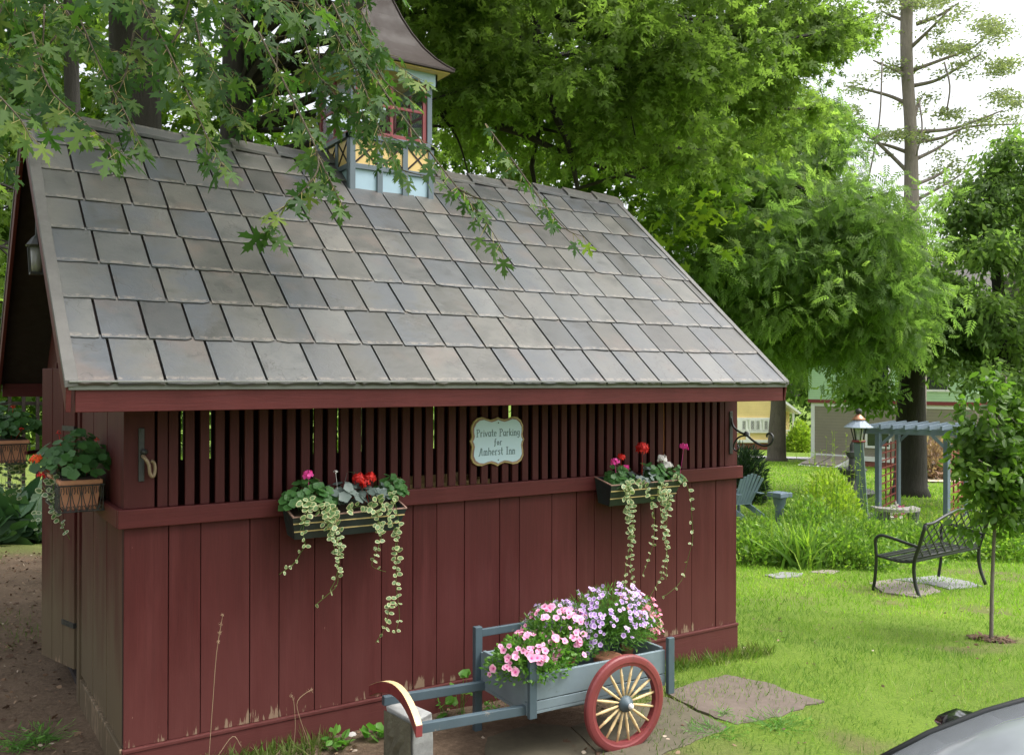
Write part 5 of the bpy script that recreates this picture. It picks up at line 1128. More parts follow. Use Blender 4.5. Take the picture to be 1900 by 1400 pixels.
# far woods as masses
def woods(blobs, sz, per, name='distant_woods', mat='leafW', cr=(1.6, 1.6, 1.)):
    Cc = np.concatenate(blobs); A = np.repeat(Cc, per, 0); d = rng.normal(size=A.shape)*np.array(cr)*.55; P = A+d; n_ = len(P); rn = np.clip(np.repeat(rng.random(len(Cc)), per)*.6+rng.random(n_)*.4, 0, 1)
    return tag(build_np(name, [leaves(P, rdir(n_), np.array([0, 0, 1.])+rng.normal(size=(n_, 3))*.6, sz*(.6+.8*rng.random(n_)), T_DIAM if sz > .3 else T_MID, rn)], M[mat]), kind='stuff')
woods([blob(60, 250, 19, 360, 330, 2.5, 130), blob(480, 260, 19, 160, 80, 2, 12), blob(180, 620, 17, 330, 170, 2., 70), blob(980, 200, 17, 300, 250, 2.5, 36), blob(1150, 330, 17, 220, 200, 2., 26)], .20, 95, cr=(.9, .9, .6))
woods([blob(1560, 690, 85, 420, 95, 8, 170), blob(1420, 660, 75, 130, 80, 5, 50), blob(1950, 560, 60, 130, 240, 6, 90)], .8, 60, 'far_tree_line', 'leafK', (3, 3, 2))
woods([blob(300, 640, 45, 900, 220, 8, 240)], .6, 70, 'far_woods', 'leafW', (2.5, 2.5, 1.6))

# ------------------------------------------------------------ garden on the right
random.seed(5)
def bench():
    A = gnd(1626, 1096); Bf = gnd(1701, 1106); Cr = gnd(1821, 1089)
    # seat front edge from leg A side... build in a local frame: u along the bench length, v towards its back
    z0 = (A[2]+Cr[2])/2
    o = thing('park_bench', 'black metal bench with lattice back and slatted seat on stone slabs', 'bench', (*((Bf+Cr)/2)[:2], z0))
    FL = Bf; FR = Cr; BL = A
    uu = unit((FR-FL)*[1, 1, 0]); Lb = np.linalg.norm((FR-FL)[:2]); vv = np.array([-uu[1], uu[0], 0])
    return o, FL, uu, vv, Lb, z0
o, FL, uu, vv, Lb, z0 = bench()
# back is on the near side (legs FL,FR), seat extends away from the camera by dd
dd = .50
def W(u, v, z): p = FL+uu*u+vv*v; return (p[0], p[1], z0+z)
for u in (0, Lb):
    b = MB(); b.tube(spline([W(u, -.05, 0), W(u, .02, .2), W(u, .03, .42), W(u, -.03, .62), W(u, -.10, .86 if u == 0 else .86)], 4), .02, 8); b.build('leg', M['black'], o, smooth=True)
    b = MB(); b.tube(spline([W(u, dd+.03, 0), W(u, dd, .22), W(u, dd-.01, .43), W(u, dd+.0, .6), W(u, dd-.06, .665), W(u, dd-.18, .66), W(u, .15, .63), W(u, -.02, .60)], 5), .018, 8); b.build('leg', M['black'], o, label='front leg curving up into the armrest', smooth=True)
b = MB()
for k in range(7): v = .04+k*.072; b.beam(W(0, v, .43-(.012 if 1 < k < 5 else 0)), W(Lb, v, .43-(.012 if 1 < k < 5 else 0)), .046, .014)
for u in (0, Lb): b.tube(spline([W(u, .02, .43), W(u, .2, .405), W(u, .4, .42), W(u, dd, .43)], 4), .014, 6)
b.build('seat', M['black'], o)
b = MB(); top = spline([W(0, -.10, .86), W(.12*Lb, -.10, .865), W(.3*Lb, -.11, .93), W(.5*Lb, -.11, .965), W(.7*Lb, -.11, .93), W(.88*Lb, -.10, .865), W(Lb, -.10, .86)], 4); b.tube(top, .018, 8); b.tube([W(0, .02, .47), W(Lb, .02, .47)], .013, 6)
br_ = b.build('backrest', M['black'], o, smooth=True)
b = MB(); n_ = 9
def topz(u): t = u/Lb; return .855+.10*max(0, math.sin(math.pi*min(1, max(0, (t-.08)/.84))))
for s_ in (1, -1):
    for k in range(-3, n_+4):
        pts = []
        for j in range(9):
            u = (k+s_*j*.5)*Lb/n_; z = .47+j*.065
            if 0 <= u <= Lb and z <= topz(u): pts.append(W(u, .02-(z-.47)*.28+.004*s_, z))
        if len(pts) > 1: b.tube(pts, .0075, 5)
b.build('lattice', M['black'], br_)
# lamp post
Pl = gnd(1607, 1000); Dl = float((Pl-CAM)@fw); sc1 = Dl/FPX
def LP(px, py): return at(px, py, Dl)
o = thing('lamp_post', 'green painted wooden lamp post with copper topped lantern', 'lamp post', Pl)
pb = MB(); b0 = Pl; t0 = LP(1593, 820); pb.beam(b0-[0, 0, .3], t0, .17, .17, upv=(fw[0]*.9+rt[0]*.4, fw[1]*.9+rt[1]*.4, 0)); pb.build('post', M['pole'], o, bevel=.01)
ctr = t0
MB().lathe([(.12, 0), (.13, .015), (.13, .03), (.11, .04)], ctr, 16).build('base_ring', M['brick_red'], o, smooth=True)
b = MB(); 
for k in range(6):
    a = k*math.pi/3; b.beam(ctr+[.08*math.cos(a), .08*math.sin(a), .03], ctr+[.14*math.cos(a), .14*math.sin(a), .28], .02, .02)
fr_ = b.build('lantern_frame', M['black'], o); MB().lathe([(.055, .04), (.07, .06), (.09, .27)], ctr, 12).build('lantern_glass', simple('frosted_lantern_glass', (.5, .52, .48), .15), fr_)
b = MB(); b.lathe([(.265, .275), (.27, .285), (.11, .41), (.10, .42)], ctr, 12); b.build('shade', simple('pale_lamp_shade', (.27, .32, .39), .4, .1), o)
b = MB(); b.lathe([(.115, .42), (.13, .44), (.10, .46), (.09, .48), (.05, .51), (.04, .53)], ctr, 16); b.build('cap', M['copper'], o, smooth=True)
b = MB(); b.lathe([(.02, .52), (.05, .545), (.068, .585), (.05, .625), (.0, .645)], ctr, 16); b.build('finial', M['iron'], o, smooth=True)
# pergola
o = thing('pergola', 'blue grey timber garden arbor with red lattice sides', 'pergola', gat(1690, 22.4))
DP = 21.4; vP1 = 24.
def post(px, D, ptop): b_ = gat(px, D); b_[2] -= .2; t_ = at(px-2, ptop, D); t_[0], t_[1] = b_[0], b_[1]; return b_, t_
ps = [post(1630, 20.6, 800), post(1666, 22.2, 806), post(1757, 20.0, 800), post(1790, 21.6, 806)]
zt_ = 1.6-(803-704)/FPX*20.6
for b_, t_ in ps:
    t_[2] = zt_; MB().beam(b_, t_, .11, .11, upv=(1, 0, 0)).build('post', M['perg'], o, bevel=.008)
P0, P1, P2, P3 = [p[1] for p in ps]
ax = unit(P2-P0)
for a_, c_ in ((P0, P2), (P1, P3)): MB().beam(a_-ax*.35+[0, 0, .05], c_+ax*.45+[0, 0, .05], .05, .14).build('beam', M['perg'], o, bevel=.006)
ay = unit(P1-P0)
for k in range(8):
    a_ = P0+(P2-P0)*(k/7*1.24-.10); MB().beam(a_-ay*.35+[0, 0, .155], a_+(P1-P0)+ay*.35+[0, 0, .155], .045, .10).build('rafter', M['perg'], o, bevel=.005)
for a_, s_ in ((P0, 1), (P2, -1), (P1, 1), (P3, -1)): MB().beam(a_+[0, 0, -.32], a_+ax*s_*.3+[0, 0, -.01], .05, .07).build('brace', M['perg'], o)
for (a_, c_) in ((ps[0], ps[1]), (ps[2], ps[3])):
    b = MB(); d = c_[1]-a_[1]
    for k in range(4): p = a_[1]+d*(.12+.76*k/3); b.beam((p[0], p[1], zt_-.25), (p[0], p[1], zt_-1.95), .03, .02)
    for k in range(10): z = zt_-.3-k*.175; p = a_[1]+d*.1; r_ = a_[1]+d*.9; b.beam((p[0], p[1], z), (r_[0], r_[1], z), .02, .03)
    b.build('lattice', M['brick_red'], o)
# fountain
Pf = gat(1582, 19.6); o = thing('fountain', 'dark three tiered stone garden fountain behind the lamp post', 'fountain', Pf)
zf = lambda py: 1.6-(py-704)/FPX*19.6
prof = [(.42, Pf[2]), (.42, Pf[2]+.25), (.15, Pf[2]+.3), (.13, zf(930)), (.38, zf(920)), (.46, zf(912)), (.44, zf(908)), (.12, zf(912)), (.10, zf(885)), (.22, zf(880)), (.30, zf(871)), (.29, zf(868)), (.09, zf(872)), (.07, zf(850)), (.12, zf(845)), (.15, zf(838)), (.06, zf(836)), (.05, zf(824)), (.001, zf(816))]
MB().lathe(prof, (Pf[0], Pf[1], 0), 24).build('tiers', M['fountain'], o, smooth=False)
# curved stone bench
Pb = gat(1668, 18.6); o = thing('stone_bench', 'low stone bench with dark legs in front of the pergola', 'bench', Pb); zb_ = 1.6-(948-704)/FPX*18.6
r2 = unit([rt[0], rt[1], 0]); f2 = unit([fw[0], fw[1], 0]); arc = [(t, -.25+.28*(t/.5)**2) for t in np.linspace(-.5, .5, 11)]
poly = [(t*.92, v) for t, v in arc]+[(t*.92, v+.36) for t, v in arc[::-1]]
MB().prism(poly, lambda u, v, w_: tuple(Pb*[1, 1, 0]+r2*u+f2*v+np.array([0, 0, zb_+w_])), .07).build('seat', M['benchst'], o, bevel=.01)
for s_ in (-.3, .3): c = Pb+r2*s_; MB().lathe([(.14, -.05), (.14, .05), (.09, .12), (.12, zb_-Pb[2])], c, 8).build('leg', M['fountain'], o)
# pedestal urn
Pu = gat(1447, 15.5); zu = lambda py: 1.6-(py-704)/FPX*15.5
o = thing('pedestal_urn', 'blue grey turned pedestal planter standing in the flower bed', 'planter', Pu)
b = MB(); b.lathe([(.07, Pu[2]-.1), (.07, zu(950)), (.085, zu(945)), (.075, zu(940)), (.10, zu(934)), (.11, zu(926)), (.13, zu(922))], (Pu[0], Pu[1], 0), 16); b.build('column', M['perg'], o, smooth=True)
b = MB(); b.box(Pu[0]-.15, Pu[0]+.15, Pu[1]-.15, Pu[1]+.15, zu(922), zu(913)); b.build('square_top', M['perg'], o, bevel=.01)
# adirondack chair
Pa = gat(1380, 20.5); o = thing('adirondack_chair', 'blue slatted adirondack chair at the edge of the lawn beside the shed corner', 'chair', Pa)
za = lambda py: 1.6-(py-704)/FPX*20.5
f3 = unit(-r2*.45+f2*.85); s3 = np.array([-f3[1], f3[0], 0])
def AC(u, v, z): return Pa+s3*u+f3*v+np.array([0, 0, z])
for k in range(7):
    u = (k-3)*.092; top_ = 1.02-.035*abs(k-3)**1.5*.6; b = MB(); b.beam(AC(u*.8, .05, .30), AC(u*1.12, -.28, top_), .075, .018, upv=f3); b.build('back_slat', M['adir'], o, bevel=.005)
b = MB()
for k in range(5): b.beam(AC(-.28, .08+k*.1, .30+.03*k), AC(.28, .08+k*.1, .30+.03*k), .085, .018)
b.build('seat', M['adir'], o)
for s_ in (-1, 1):
    b = MB(); b.beam(AC(s_*.33, -.25, .56), AC(s_*.33, .58, .56), .13, .02); b.build('armrest', M['adir'], o, bevel=.01)
    b = MB(); b.beam(AC(s_*.31, .5, -.1), AC(s_*.31, .5, .55), .08, .025, upv=s3); b.build('leg', M['adir'], o)
    b = MB(); b.beam(AC(s_*.29, .5, .38), AC(s_*.29, -.45, .0), .03, .12); b.build('leg', M['adir'], o)
# shrubs and beds
def bush(name, label, c, r_, n, size, mat, tpl=T_DIAM, cat='shrub', group=None, kind=None, stems=True):
    c = np.array(c); r_ = np.array(r_); o = thing(name, label, cat, c, group); lump = rdir(8)
    d = rdir(n); d[:, 2] = np.abs(d[:, 2]); s_ = .8+.3*np.max(d@lump.T, axis=1, keepdims=True)**4; P = c+d*r_*s_*rng.random((n, 1))**.38
    build_np('foliage', [leaves(P, d+rdir(n)*.7+[0, 0, .2], rdir(n)+[0, -.3, .8], size*(.6+.8*rng.random(n)), tpl)], mat, o)
    if name == 'perennial':
        ns = 22; B0 = c+rng.normal(size=(ns, 3))*[r_[0]*.5, r_[1]*.5, 0]; Tp = B0+np.stack([rng.normal(size=ns)*.12, rng.normal(size=ns)*.12, r_[2]*(.95+.65*rng.random(ns))], 1)
        t_ = rng.random((ns, 22, 1)); Q = (B0[:, None]+(Tp-B0)[:, None]*(.35+.65*t_)).reshape(-1, 3); m2 = len(Q)
        build_np('flower_stems', [leaves(Q, rdir(m2)+[0, 0, .5], rdir(m2)+[0, 0, .8], size*(.5+.6*rng.random(m2)), T_NEED), sticks(B0, Tp, .006, .003)], mat, o)
    k = min(80, n//12); build_np('stems', [sticks(np.tile(c-[0, 0, .05], (k, 1))+rng.normal(size=(k, 3))*[r_[0]*.15, r_[1]*.15, 0], P[:k], size*.05, size*.02)], M['twig'], o); return o
bush('yew_shrub', 'dark spiky evergreen shrub behind the adirondack chair', gat(1382, 24), (.55, .55, 1.55), 3000, .22, M['yew'], T_NEED)
bush('round_bush', 'clipped yellow green bush beside the yellow house porch', gat(1483, 60), (.95, .9, 1.9), 2500, .25, M['lime'])
bush('shrub', 'pale reddish shrub right of the big dark trunk beneath the pergola roof', gat(1731, 34), (.8, .7, 1.7), 700, .26, leafmat('reddish_leaf', [(0, (.20, .12, .09)), (1, (.36, .24, .19))], .3))
bd = 'perennials in the flower bed'
for lab, px, D, r_, n, s_, m_ in (
    ('leafy green perennial clump right beside the shed corner', 1395, 12.6, (.45, .4, .5), 1500, .07, 'bed'), ('tall green perennial clump between the urn and the shed', 1412, 15., (.45, .5, .46), 1500, .09, 'bed'),
    ('pale green perennial clump below the pedestal urn', 1445, 13.2, (.42, .4, .38), 1300, .07, 'bed'), ('dark leafed bushy perennial left of the black bench', 1560, 12.6, (.55, .45, .58), 2000, .07, 'bed'),
    ('tall yellow green shrub rising left of the lamp post', 1545, 16.2, (.72, .6, 1.12), 2600, .11, 'lime'), ('leafy perennial clump at the foot of the lamp post', 1612, 14.2, (.45, .4, .62), 1500, .08, 'bed'),
    ('airy pale perennial clump between lamp post and stone bench', 1660, 14.8, (.6, .5, .48), 1700, .08, 'bed'), ('green clump behind the bench back', 1720, 14.2, (.6, .5, .45), 1500, .08, 'bed'),
    ('lime green clump with fine leaves in the bed behind the bench', 1765, 15.5, (.6, .5, .5), 1400, .08, 'lime'), ('green clump in the bed at the right picture edge', 1860, 14.5, (.9, .6, .55), 2400, .09, 'bed'),
    ('bushy clump in the middle of the bed behind the daylilies', 1500, 15.2, (.7, .6, .72), 2000, .09, 'bed'), ('low clump at the front edge of the bed by the stepping stones', 1610, 12.4, (.42, .35, .38), 1300, .06, 'bed'), ('green clump between the urn and the tall shrub', 1480, 17.4, (.6, .6, .62), 1600, .1, 'bed')):
    bush('perennial', lab, gat(px, D), (r_[0]*1.1, r_[1]*1.1, r_[2]*(1.12 if px > 1480 else .92)), int(n*1.5), s_*.9, M[m_], T_DIAM, 'perennial plant', bd)
Pd = gat(1482, 12.4); o = thing('daylily', 'clump of long arching daylily leaves in the front of the bed', 'perennial plant', Pd, bd); n_ = 260
T = np.array([0, 0, 1.])+rng.normal(size=(n_, 3))*[.45, .45, .05]; build_np('leaves', [leaves(Pd+rng.normal(size=(n_, 3))*[.16, .16, 0], T, rdir(n_, .2), .62*(.6+.5*rng.random(n_)), blade_t(.9))], M['bed'], o)
# ground cover of the bed
n_ = 26000; x = 7.5+14*rng.random(n_); y = 1.8+13*rng.random(n_); s_ = (x-CAM[0])*fw[0]+(y-CAM[1])*fw[1]; px_ = 950+FPX*((x-CAM[0])*rt[0]+(y-CAM[1])*rt[1])/s_
k = (s_ > 12.0+(hash_noise(x, y, 1, 3)-.5)*.8) & (s_ < 18.5) & (px_ > 1340) & (px_ < 2100) & ((px_ < 1760) | (s_ > 13.5)) & (rng.random(n_) < .35+.65*(s_ < 16))
x, y = x[k], y[k]; n_ = len(x); hh = (.12+.38*hash_noise(x, y, 1.4, 4))*rng.random(n_)
tag(build_np('ground_cover', [leaves(np.stack([x, y, gz(x, y)+hh], 1), rdir(n_)+[0, 0, .4], np.array([0, 0, 1.])+rng.normal(size=(n_, 3))*.6, .10*(.6+.7*rng.random(n_)), T_DIAM)], M['bed']), kind='stuff')
Pw = gat(1660, 20.6); bush('potted_flowers', 'white and pink flowers at the foot of the pergola', Pw, (.14, .14, .34), 40, .08, M['whitep'], T_ROUND, 'flowering plant'); bush('pink_flowers', 'bright pink flowers at the foot of the right pergola lattice post', gat(1672, 20.9), (.12, .12, .36), 26, .07, M['hotpink'], T_ROUND, 'flowering plant')
# left background: hosta bed, fence
for lab, px, D, r_, n, s_ in (('clump of large dark hosta leaves beyond the trough', 20, 12., (.7, .6, .55), 130, .34), ('hosta clump close behind the open door', 75, 12.5, (.6, .6, .5), 110, .32), ('hosta clump at the far left picture edge', -40, 11.5, (.6, .6, .55), 110, .34)):
    bush('hosta', lab, gat(px, D), r_, n, s_, leafmat('hosta_leaf', [(0, (.02, .055, .025)), (1, (.05, .10, .04))], .2), T_OVAL, 'perennial plant', 'hostas left of the shed')
o = thing('rail_fence', 'dark slatted garden fence seen between the roof eave and the left trough', 'fence', gat(45, 15))
for k in range(9):
    px_ = -60+k*26; b = MB(); a_ = gat(px_, 15); t_ = at(px_, 735, 15); t_[0], t_[1] = a_[0], a_[1]; b.beam(a_-[0, 0, .2], t_, .07, .05); b.build('picket', M['inner'], o)
for py in (748, 782): b = MB(); b.beam(at(-80, py, 15), at(165, py, 15), .04, .06); b.build('rail', M['inner'], o)

# ------------------------------------------------------------ houses far off
def frame_from(p, d): d = unit(d); return p, d, np.array([-d[1], d[0], 0])
def hbox(b, F, u0, u1, v0, v1, z0, z1):
    p, d, n_ = F; b.add([p*[1, 1, 0]+d*u+n_*v+np.array([0, 0, z]) for u in (u0, u1) for v in (v0, v1) for z in (z0, z1)], [(0, 1, 3, 2), (4, 6, 7, 5), (0, 4, 5, 1), (2, 3, 7, 6), (0, 2, 6, 4), (1, 5, 7, 3)])
def hb(F, *a): b = MB(); hbox(b, F, *a); return b
def wnd(F, par, u0, u1, z0, z1, v=-.03, lattice=False):
    w_ = MB(); t = .1
    for a in ((u0-t, u0, z0-t, z1+t), (u1, u1+t, z0-t, z1+t), (u0, u1, z1, z1+t), (u0, u1, z0-t, z0)): hbox(w_, F, a[0], a[1], v-.03, v+.04, a[2], a[3])
    if lattice:
        k = 2; du = (u1-u0)/k; dz = (z1-z0)/6
        for i in range(-6, k+1):
            for s_ in (1, -1):
                pts = [(u0+(i+ (j if s_ > 0 else 6-j))*du, z0+j*dz) for j in range(7)]; pts = [q for q in pts if u0-1e-6 <= q[0] <= u1+1e-6]
                if len(pts) > 1:
                    A = F[0]*[1, 1, 0]+F[1]*pts[0][0]+F[2]*(v-.01); B_ = F[0]*[1, 1, 0]+F[1]*pts[-1][0]+F[2]*(v-.01); w_.beam(A+[0, 0, pts[0][1]], B_+[0, 0, pts[-1][1]], .016, .016)
    f = w_.build('window', M['white'], par); hb(F, u0, u1, v, v+.02, z0, z1).build('pane', M['glass'], f)
# grey and mint house: wall runs along bearing ~170 deg
PH = at(1506, 745, 44.); d = np.array([math.sin(R(168)), math.cos(R(168)), 0]); FH = (PH, d, -np.array([-d[1], d[0], 0])); FH = (PH, d, np.array([-d[1], d[0], 0])) if np.dot(np.array([-d[1], d[0], 0]), fw) > 0 else (PH, d, -np.array([-d[1], d[0], 0]))
zg = 1.6-(749-704)/FPX*44; zs = 1.6-(840-704)/FPX*44; o = thing('mint_house', 'two storey house, mint green above and taupe clapboard below', 'house', (*(PH+d*3.5)[:2], -2.5))
hb(FH, 0, 7.4, 0, 9, zs, zg).build('wall', M['sideB'], o, label='taupe clapboard lower wall'); hb(FH, -.12, 7.5, -.10, 9.1, zg+.22, zg+4.2).build('wall', M['sideG'], o, label='mint green upper wall')
hb(FH, -.14, 7.52, -.12, 9.1, zg+.06, zg+.22).build('belt_trim', M['brick_red'], o); b = MB(); hbox(b, FH, -.02, .16, -.03, .05, zs, zg+.06); hbox(b, FH, .16, 7.4, -.03, .05, zg-.1, zg+.06); hbox(b, FH, -.02, 7.42, -.05, .06, zs-.22, zs); b.build('white_trim', M['white'], o)
hb(FH, 0.05, 7.35, 0.02, 9, zs-1.8, zs-.22).build('foundation', M['brick'], o)
wnd(FH, o, 2.75, 3.75, zg+.75, zg+2.2, -.13); wnd(FH, o, 2.75, 3.75, zs+.5, zs+1.15); wnd(FH, o, 5.4, 6.3, zg+.75, zg+2.2, -.13)
p, d_, n_ = FH; b = MB(); zr0 = zg+4.2
b.add([p*[1, 1, 0]+d_*u+n_*v+np.array([0, 0, z]) for u in (-.5, 7.9) for v, z in ((-.6, zr0-.1), (4.5, zr0+2.9), (9.6, zr0-.1), (4.5, zr0+2.6))], [(0, 1, 5, 4), (1, 2, 6, 5), (0, 3, 1), (1, 3, 2), (4, 5, 7), (5, 6, 7), (0, 4, 7, 3), (3, 7, 6, 2)]); b.build('roof', M['broof'], o)
hb(FH, 7.4, 13.5, 1.5, 8.5, zs-1.5, zg+2.5).build('wing_wall', M['sideT'], o, label='pale clapboard wing behind the big tree')
wnd((p, d_, n_), o, 9, 9.9, zs+.6, zs+1.9, 1.45); 
# cellar doors
o = thing('cellar_doors', 'sloping taupe cellar doors in white frame against the mint house', 'cellar door', (*(PH+d*1.3)[:2], -2.5))
zlo = 1.6-(866-704)/FPX*41.5
def CD(u, v, z): return p*[1, 1, 0]+d_*u+n_*v+np.array([0, 0, z])
b = MB(); b.add([CD(.25, -.06, zs-.1), CD(2.1, -.06, zs-.1), CD(2.1, -1.9, zlo), CD(.25, -1.9, zlo), CD(.25, -.06, zs-1.6), CD(2.1, -.06, zs-1.6), CD(2.1, -1.9, zs-1.6), CD(.25, -1.9, zs-1.6)], [(0, 1, 2, 3), (4, 7, 6, 5), (0, 4, 5, 1), (1, 5, 6, 2), (2, 6, 7, 3), (3, 7, 4, 0)]); b.build('bulkhead', M['white'], o)
for a_, c_ in ((.35, 1.12), (1.23, 2.0)): b = MB(); b.add([CD(a_, -.15, zs-.1), CD(c_, -.15, zs-.1), CD(c_, -1.82, zlo+.05), CD(a_, -1.82, zlo+.05)]+[CD(a_, -.15, zs-.06), CD(c_, -.15, zs-.06), CD(c_, -1.82, zlo+.09), CD(a_, -1.82, zlo+.09)], [(3, 2, 1, 0), (4, 5, 6, 7), (0, 1, 5, 4), (1, 2, 6, 5), (2, 3, 7, 6), (3, 0, 4, 7)]); b.build('door', M['sideB'], o)
# yellow house
DY = 62.; PY = at(1300, 760, DY); dY = unit([rt[0], rt[1], 0]); nY = unit([fw[0], fw[1], 0]); FY = (PY, dY, nY); zy = lambda py: 1.6-(py-704)/FPX*DY; ux = lambda px: (px-1300)/FPX*DY
o = thing('yellow_house', 'yellow clapboard house with lattice windows and white porch', 'house', (*(PY+dY*3)[:2], -3.2))
hb(FY, 0, ux(1447), 0, 8, zy(822), zy(640)).build('wall', M['sideY'], o); hb(FY, .02, ux(1446), .03, 8, zy(850), zy(822)).build('foundation', M['brick'], o)
b = MB(); hbox(b, FY, ux(1370), ux(1436), -.022, -.002, zy(798.2), zy(778.8)); hbox(b, FY, 0, ux(1447), -.08, 0, zy(779), zy(775)); hbox(b, FY, 0, ux(1447), -.08, 0, zy(803), zy(798)); hbox(b, FY, 0, ux(1447), -.1, 0, zy(821), zy(816)); hbox(b, FY, ux(1384), ux(1391), -.09, 0, zy(816), zy(803)); hbox(b, FY, ux(1368), ux(1375), -.09, 0, zy(798), zy(779))
b.build('white_trim', M['white'], o)
for a_, c_ in ((1377, 1383), (1392.5, 1399), (1403, 1409), (1418, 1424), (1428, 1433)): wnd(FY, o, ux(a_), ux(c_), zy(797), zy(781), -.05, lattice=True)
pr = MB(); hbox(pr, FY, ux(1447), ux(1472), -.5, 2, zy(815), zy(811)); hbox(pr, FY, ux(1447), ux(1472), -.5, -.4, zy(799), zy(797))
for k in range(9): u = ux(1449+k*2.4); hbox(pr, FY, u, u+.04, -.47, -.43, zy(811), zy(799))
hbox(pr, FY, ux(1466.5), ux(1470), -.5, -.38, zy(811), zy(765)); hbox(pr, FY, ux(1469), ux(1472), -.5, -.38, zy(830), zy(811)); pr.build('porch', M['white'], o)
hb(FY, ux(1447), ux(1469), -.45, -.4, zy(830), zy(815)).build('porch_skirt', M['sideY'], o)
b = MB(); b.add([PY*[1, 1, 0]+dY*u+nY*v+np.array([0, 0, z]) for v in (-.7, 2.2) for u, z in ((ux(1445), zy(738)), (ux(1481), zy(765)), (ux(1479), zy(768)), (ux(1445), zy(743)))], [(0, 1, 2, 3), (7, 6, 5, 4), (0, 4, 5, 1), (1, 5, 6, 2), (2, 6, 7, 3), (3, 7, 4, 0)]); b.build('porch_roof', M['white'], o)
b = MB(); b.add([PY*[1, 1, 0]+dY*u+nY*v+np.array([0, 0, z]) for u in (-.5, ux(1452)) for v, z in ((-.6, zy(645)), (4, zy(560)), (8.6, zy(645)))], [(0, 1, 4, 3), (1, 2, 5, 4), (0, 2, 1), (3, 4, 5), (0, 3, 5, 2)]); b.build('roof', M['broof'], o)
hb(FY, ux(1447), ux(1470), .6, 2, zy(815), zy(765)).build('porch_wall', M['sideY'], o)
# drive
n_ = 24; vs = []
for k in range(n_+1):
    for j, s_ in enumerate((-1.4, 1.4)):
        P_ = gat(1300+k*16, 51.5+s_-.12*k); vs.append((P_[0], P_[1], P_[2]+.05))
b = MB(); b.add(vs, [(2*k, 2*k+1, 2*k+3, 2*k+2) for k in range(n_)]); tag(b.build('road', stone('pale_asphalt', (.42, .41, .42), .1)), kind='structure')
vs = []
for k in range(13):
    for s_ in (-1.2, 1.6): P_ = gat(1712+k*22, 33.5+s_); vs.append((P_[0], P_[1], P_[2]+.05))
b = MB(); b.add(vs, [(2*k, 2*k+1, 2*k+3, 2*k+2) for k in range(12)]); tag(b.build('path', stone('sandy_gravel', (.52, .40, .30), .15)), kind='structure')

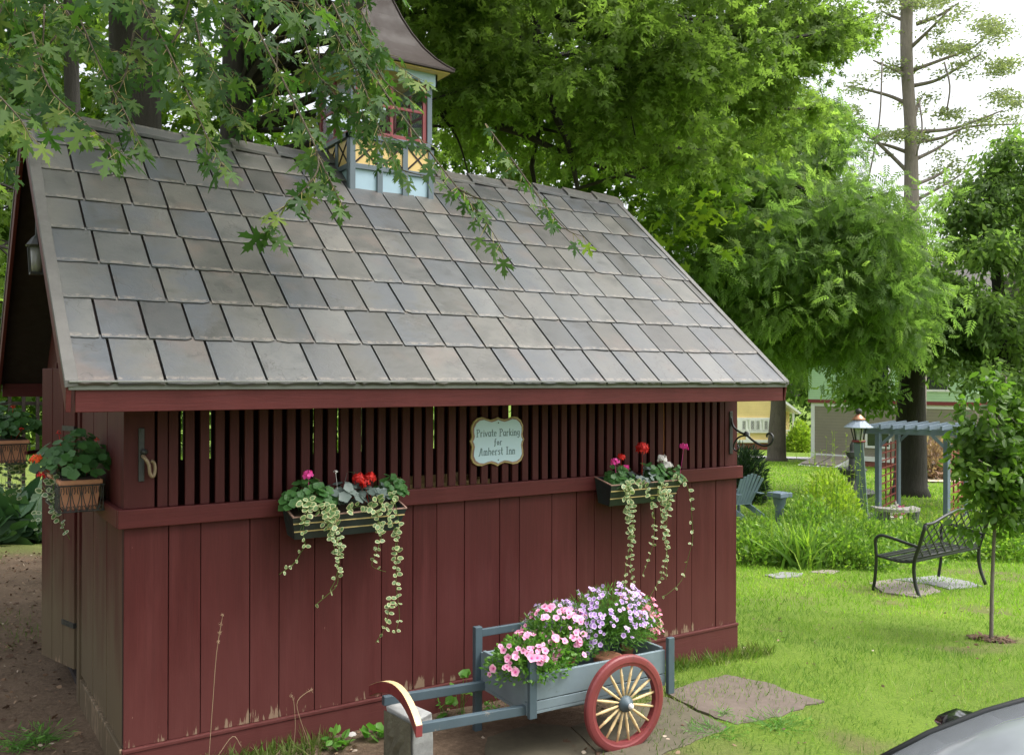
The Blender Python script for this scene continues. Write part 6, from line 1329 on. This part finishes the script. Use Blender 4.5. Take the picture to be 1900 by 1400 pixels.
# ------------------------------------------------------------ parked car, its windscreen corner in the lower right
def car():
    c0 = np.array([1.566, -4.364, -.285])+rt*.12*np.array([1, 1, 0]); hd = R(146.6)          # heading of the nose, anticlockwise from +X
    XF = Matrix.Translation(tuple(c0)) @ Matrix.Rotation(hd, 4, 'Z')
    o = thing('parked_car', 'silver grey car parked close by, only its curved glass and black mirror in view', 'car', c0)
    Bc = lambda: MB(XF)
    paint = simple('silver_paint', (.32, .34, .36), .2, .03, 2, 0, metal=.5, coat=1.); gls = simple('windscreen_painted_sky', (.30, .325, .35), .09, .4, 1.6, 0, spec=1., coat=1.)  # glass colour is pale and mottled to stand in for reflected sky
    X = np.linspace(-2.15, 2.15, 44)
    def hw(x): return .90*(1-.16*abs(x/2.15)**4)**1
    def deck(x):   # lower body top
        return np.interp(x, [-2.15, -2.0, -1.5, .75, 1.3, 1.9, 2.15], [.72, .92, .96, .95, .86, .74, .60])
    b = Bc(); rings = []
    for x in X:
        w_ = hw(x); t = deck(x); bt = .22+(.08 if abs(x) > 1.9 else 0); rings.append([(x, s_*a*w_, z) for s_, a, z in ((-1, .80, bt), (-1, .97, bt+.12), (-1, 1., .50), (-1, .985, t-.12), (-1, .93, t-.03), (-1, .80, t+.012), (-1, .4, t+.035), (1, .4, t+.035), (1, .80, t+.012), (1, .93, t-.03), (1, .985, t-.12), (1, 1., .50), (1, .97, bt+.12), (1, .80, bt))])
    n_ = 14; vs = [p_ for r_ in rings for p_ in r_]; fs = [(i*n_+k, i*n_+(k+1) % n_, (i+1)*n_+(k+1) % n_, (i+1)*n_+k) for i in range(len(X)-1) for k in range(n_)]+[tuple(range(n_)), tuple((len(X)-1)*n_+k for k in range(n_))]
    b.add(vs, fs); body = b.build('body', paint, o, smooth=True)
    Xg = np.linspace(-1.95, 1.15, 26); rings = []
    for x in Xg:
        t = np.interp(x, [-1.95, -1.5, -.9, -.3, .1, .35, .55, .73, .9, 1.03, 1.15], [.98, 1.22, 1.36, 1.38, 1.35, 1.29, 1.235, 1.18, 1.115, 1.045, .955]); lo = .925; wl = .80*hw(x)/.9; k_ = (t-lo)/.5; wt = .8*(1-.22*k_)*hw(x)/.9
        rings.append([(x, -wl, lo), (x, -wt, t-.05*k_), (x, -wt*.82, t-.012*k_), (x, -wt*.4, t), (x, wt*.4, t), (x, wt*.82, t-.012*k_), (x, wt, t-.05*k_), (x, wl, lo)])
    n_ = 8; vs = [p_ for r_ in rings for p_ in r_]; fs = [(i*n_+k, i*n_+(k+1) % n_, (i+1)*n_+(k+1) % n_, (i+1)*n_+k) for i in range(len(Xg)-1) for k in range(n_)]
    b = Bc(); b.add(vs, fs); gh = b.build('windows', gls, o, smooth=True)
    # roof skin and pillars
    b = Bc(); rr = [r_ for r_, x in zip(rings, Xg) if -1.25 < x < .12]; vs = [(p_[0], p_[1]*1.012, p_[2]+.008) for r_ in rr for p_ in r_[1:7]]; fs = [(i*6+k, i*6+k+1, (i+1)*6+k+1, (i+1)*6+k) for i in range(len(rr)-1) for k in range(5)]; b.add(vs, fs); b.build('roof', paint, o, smooth=True)
    for s_ in (1, 6):
        b = Bc(); b.tube([(r_[s_][0], r_[s_][1]*1.004, r_[s_][2]) for r_, x in zip(rings, Xg)], .008, 6); b.build('pillar', M['black'], o, smooth=True)
    for s_ in (-1, 1):
        b = Bc(); b.add([(.79+fx_*(.07+.02*a_), s_*(.90+.20*t_), .925+.044*math.sin(al)*(1-.35*t_)+.018*t_) for t_ in (0, .25, .7, .92, 1.) for a_ in (0,) for al, fx_ in [(2*math.pi*q_/12, math.cos(2*math.pi*q_/12)*(1 if t_ < .95 else .4)) for q_ in range(12)]], [(i*12+k, i*12+(k+1) % 12, (i+1)*12+(k+1) % 12, (i+1)*12+k) for i in range(4) for k in range(12)]+[tuple(range(12)), tuple(48+k for k in range(12))]); b.tube([(.81, s_*.80, .88), (.80, s_*.95, .91)], .02, 6); b.build('mirror', simple('gloss_black', (.012, .012, .014), .12, .1, 3, 0, coat=1.), o, smooth=True)
        for x in (-1.35, 1.35):
            b = Bc(); b.lathe([(.0, -.1), (.26, -.1), (.325, -.09), (.335, 0), (.325, .09), (.26, .1)], (x, s_*.82, .335), 28, (0, s_, 0)); wv = b.build('wheel', simple('tyre', (.02, .02, .02), .8), o, smooth=True)
            b = Bc(); b.lathe([(.0, .105), (.21, .11), (.22, .09)], (x, s_*.82, .335), 20, (0, s_, 0)); b.build('rim', simple('alloy', (.4, .4, .42), .3, metal=.8), wv)
        b = Bc(); b.lathe([(.0, .03), (.07, .02), (.08, -.03)], (2.02, s_*.62, .66), 14, (1, 0, .3)); b.build('headlight', M['clear'], o)
    return o
car()
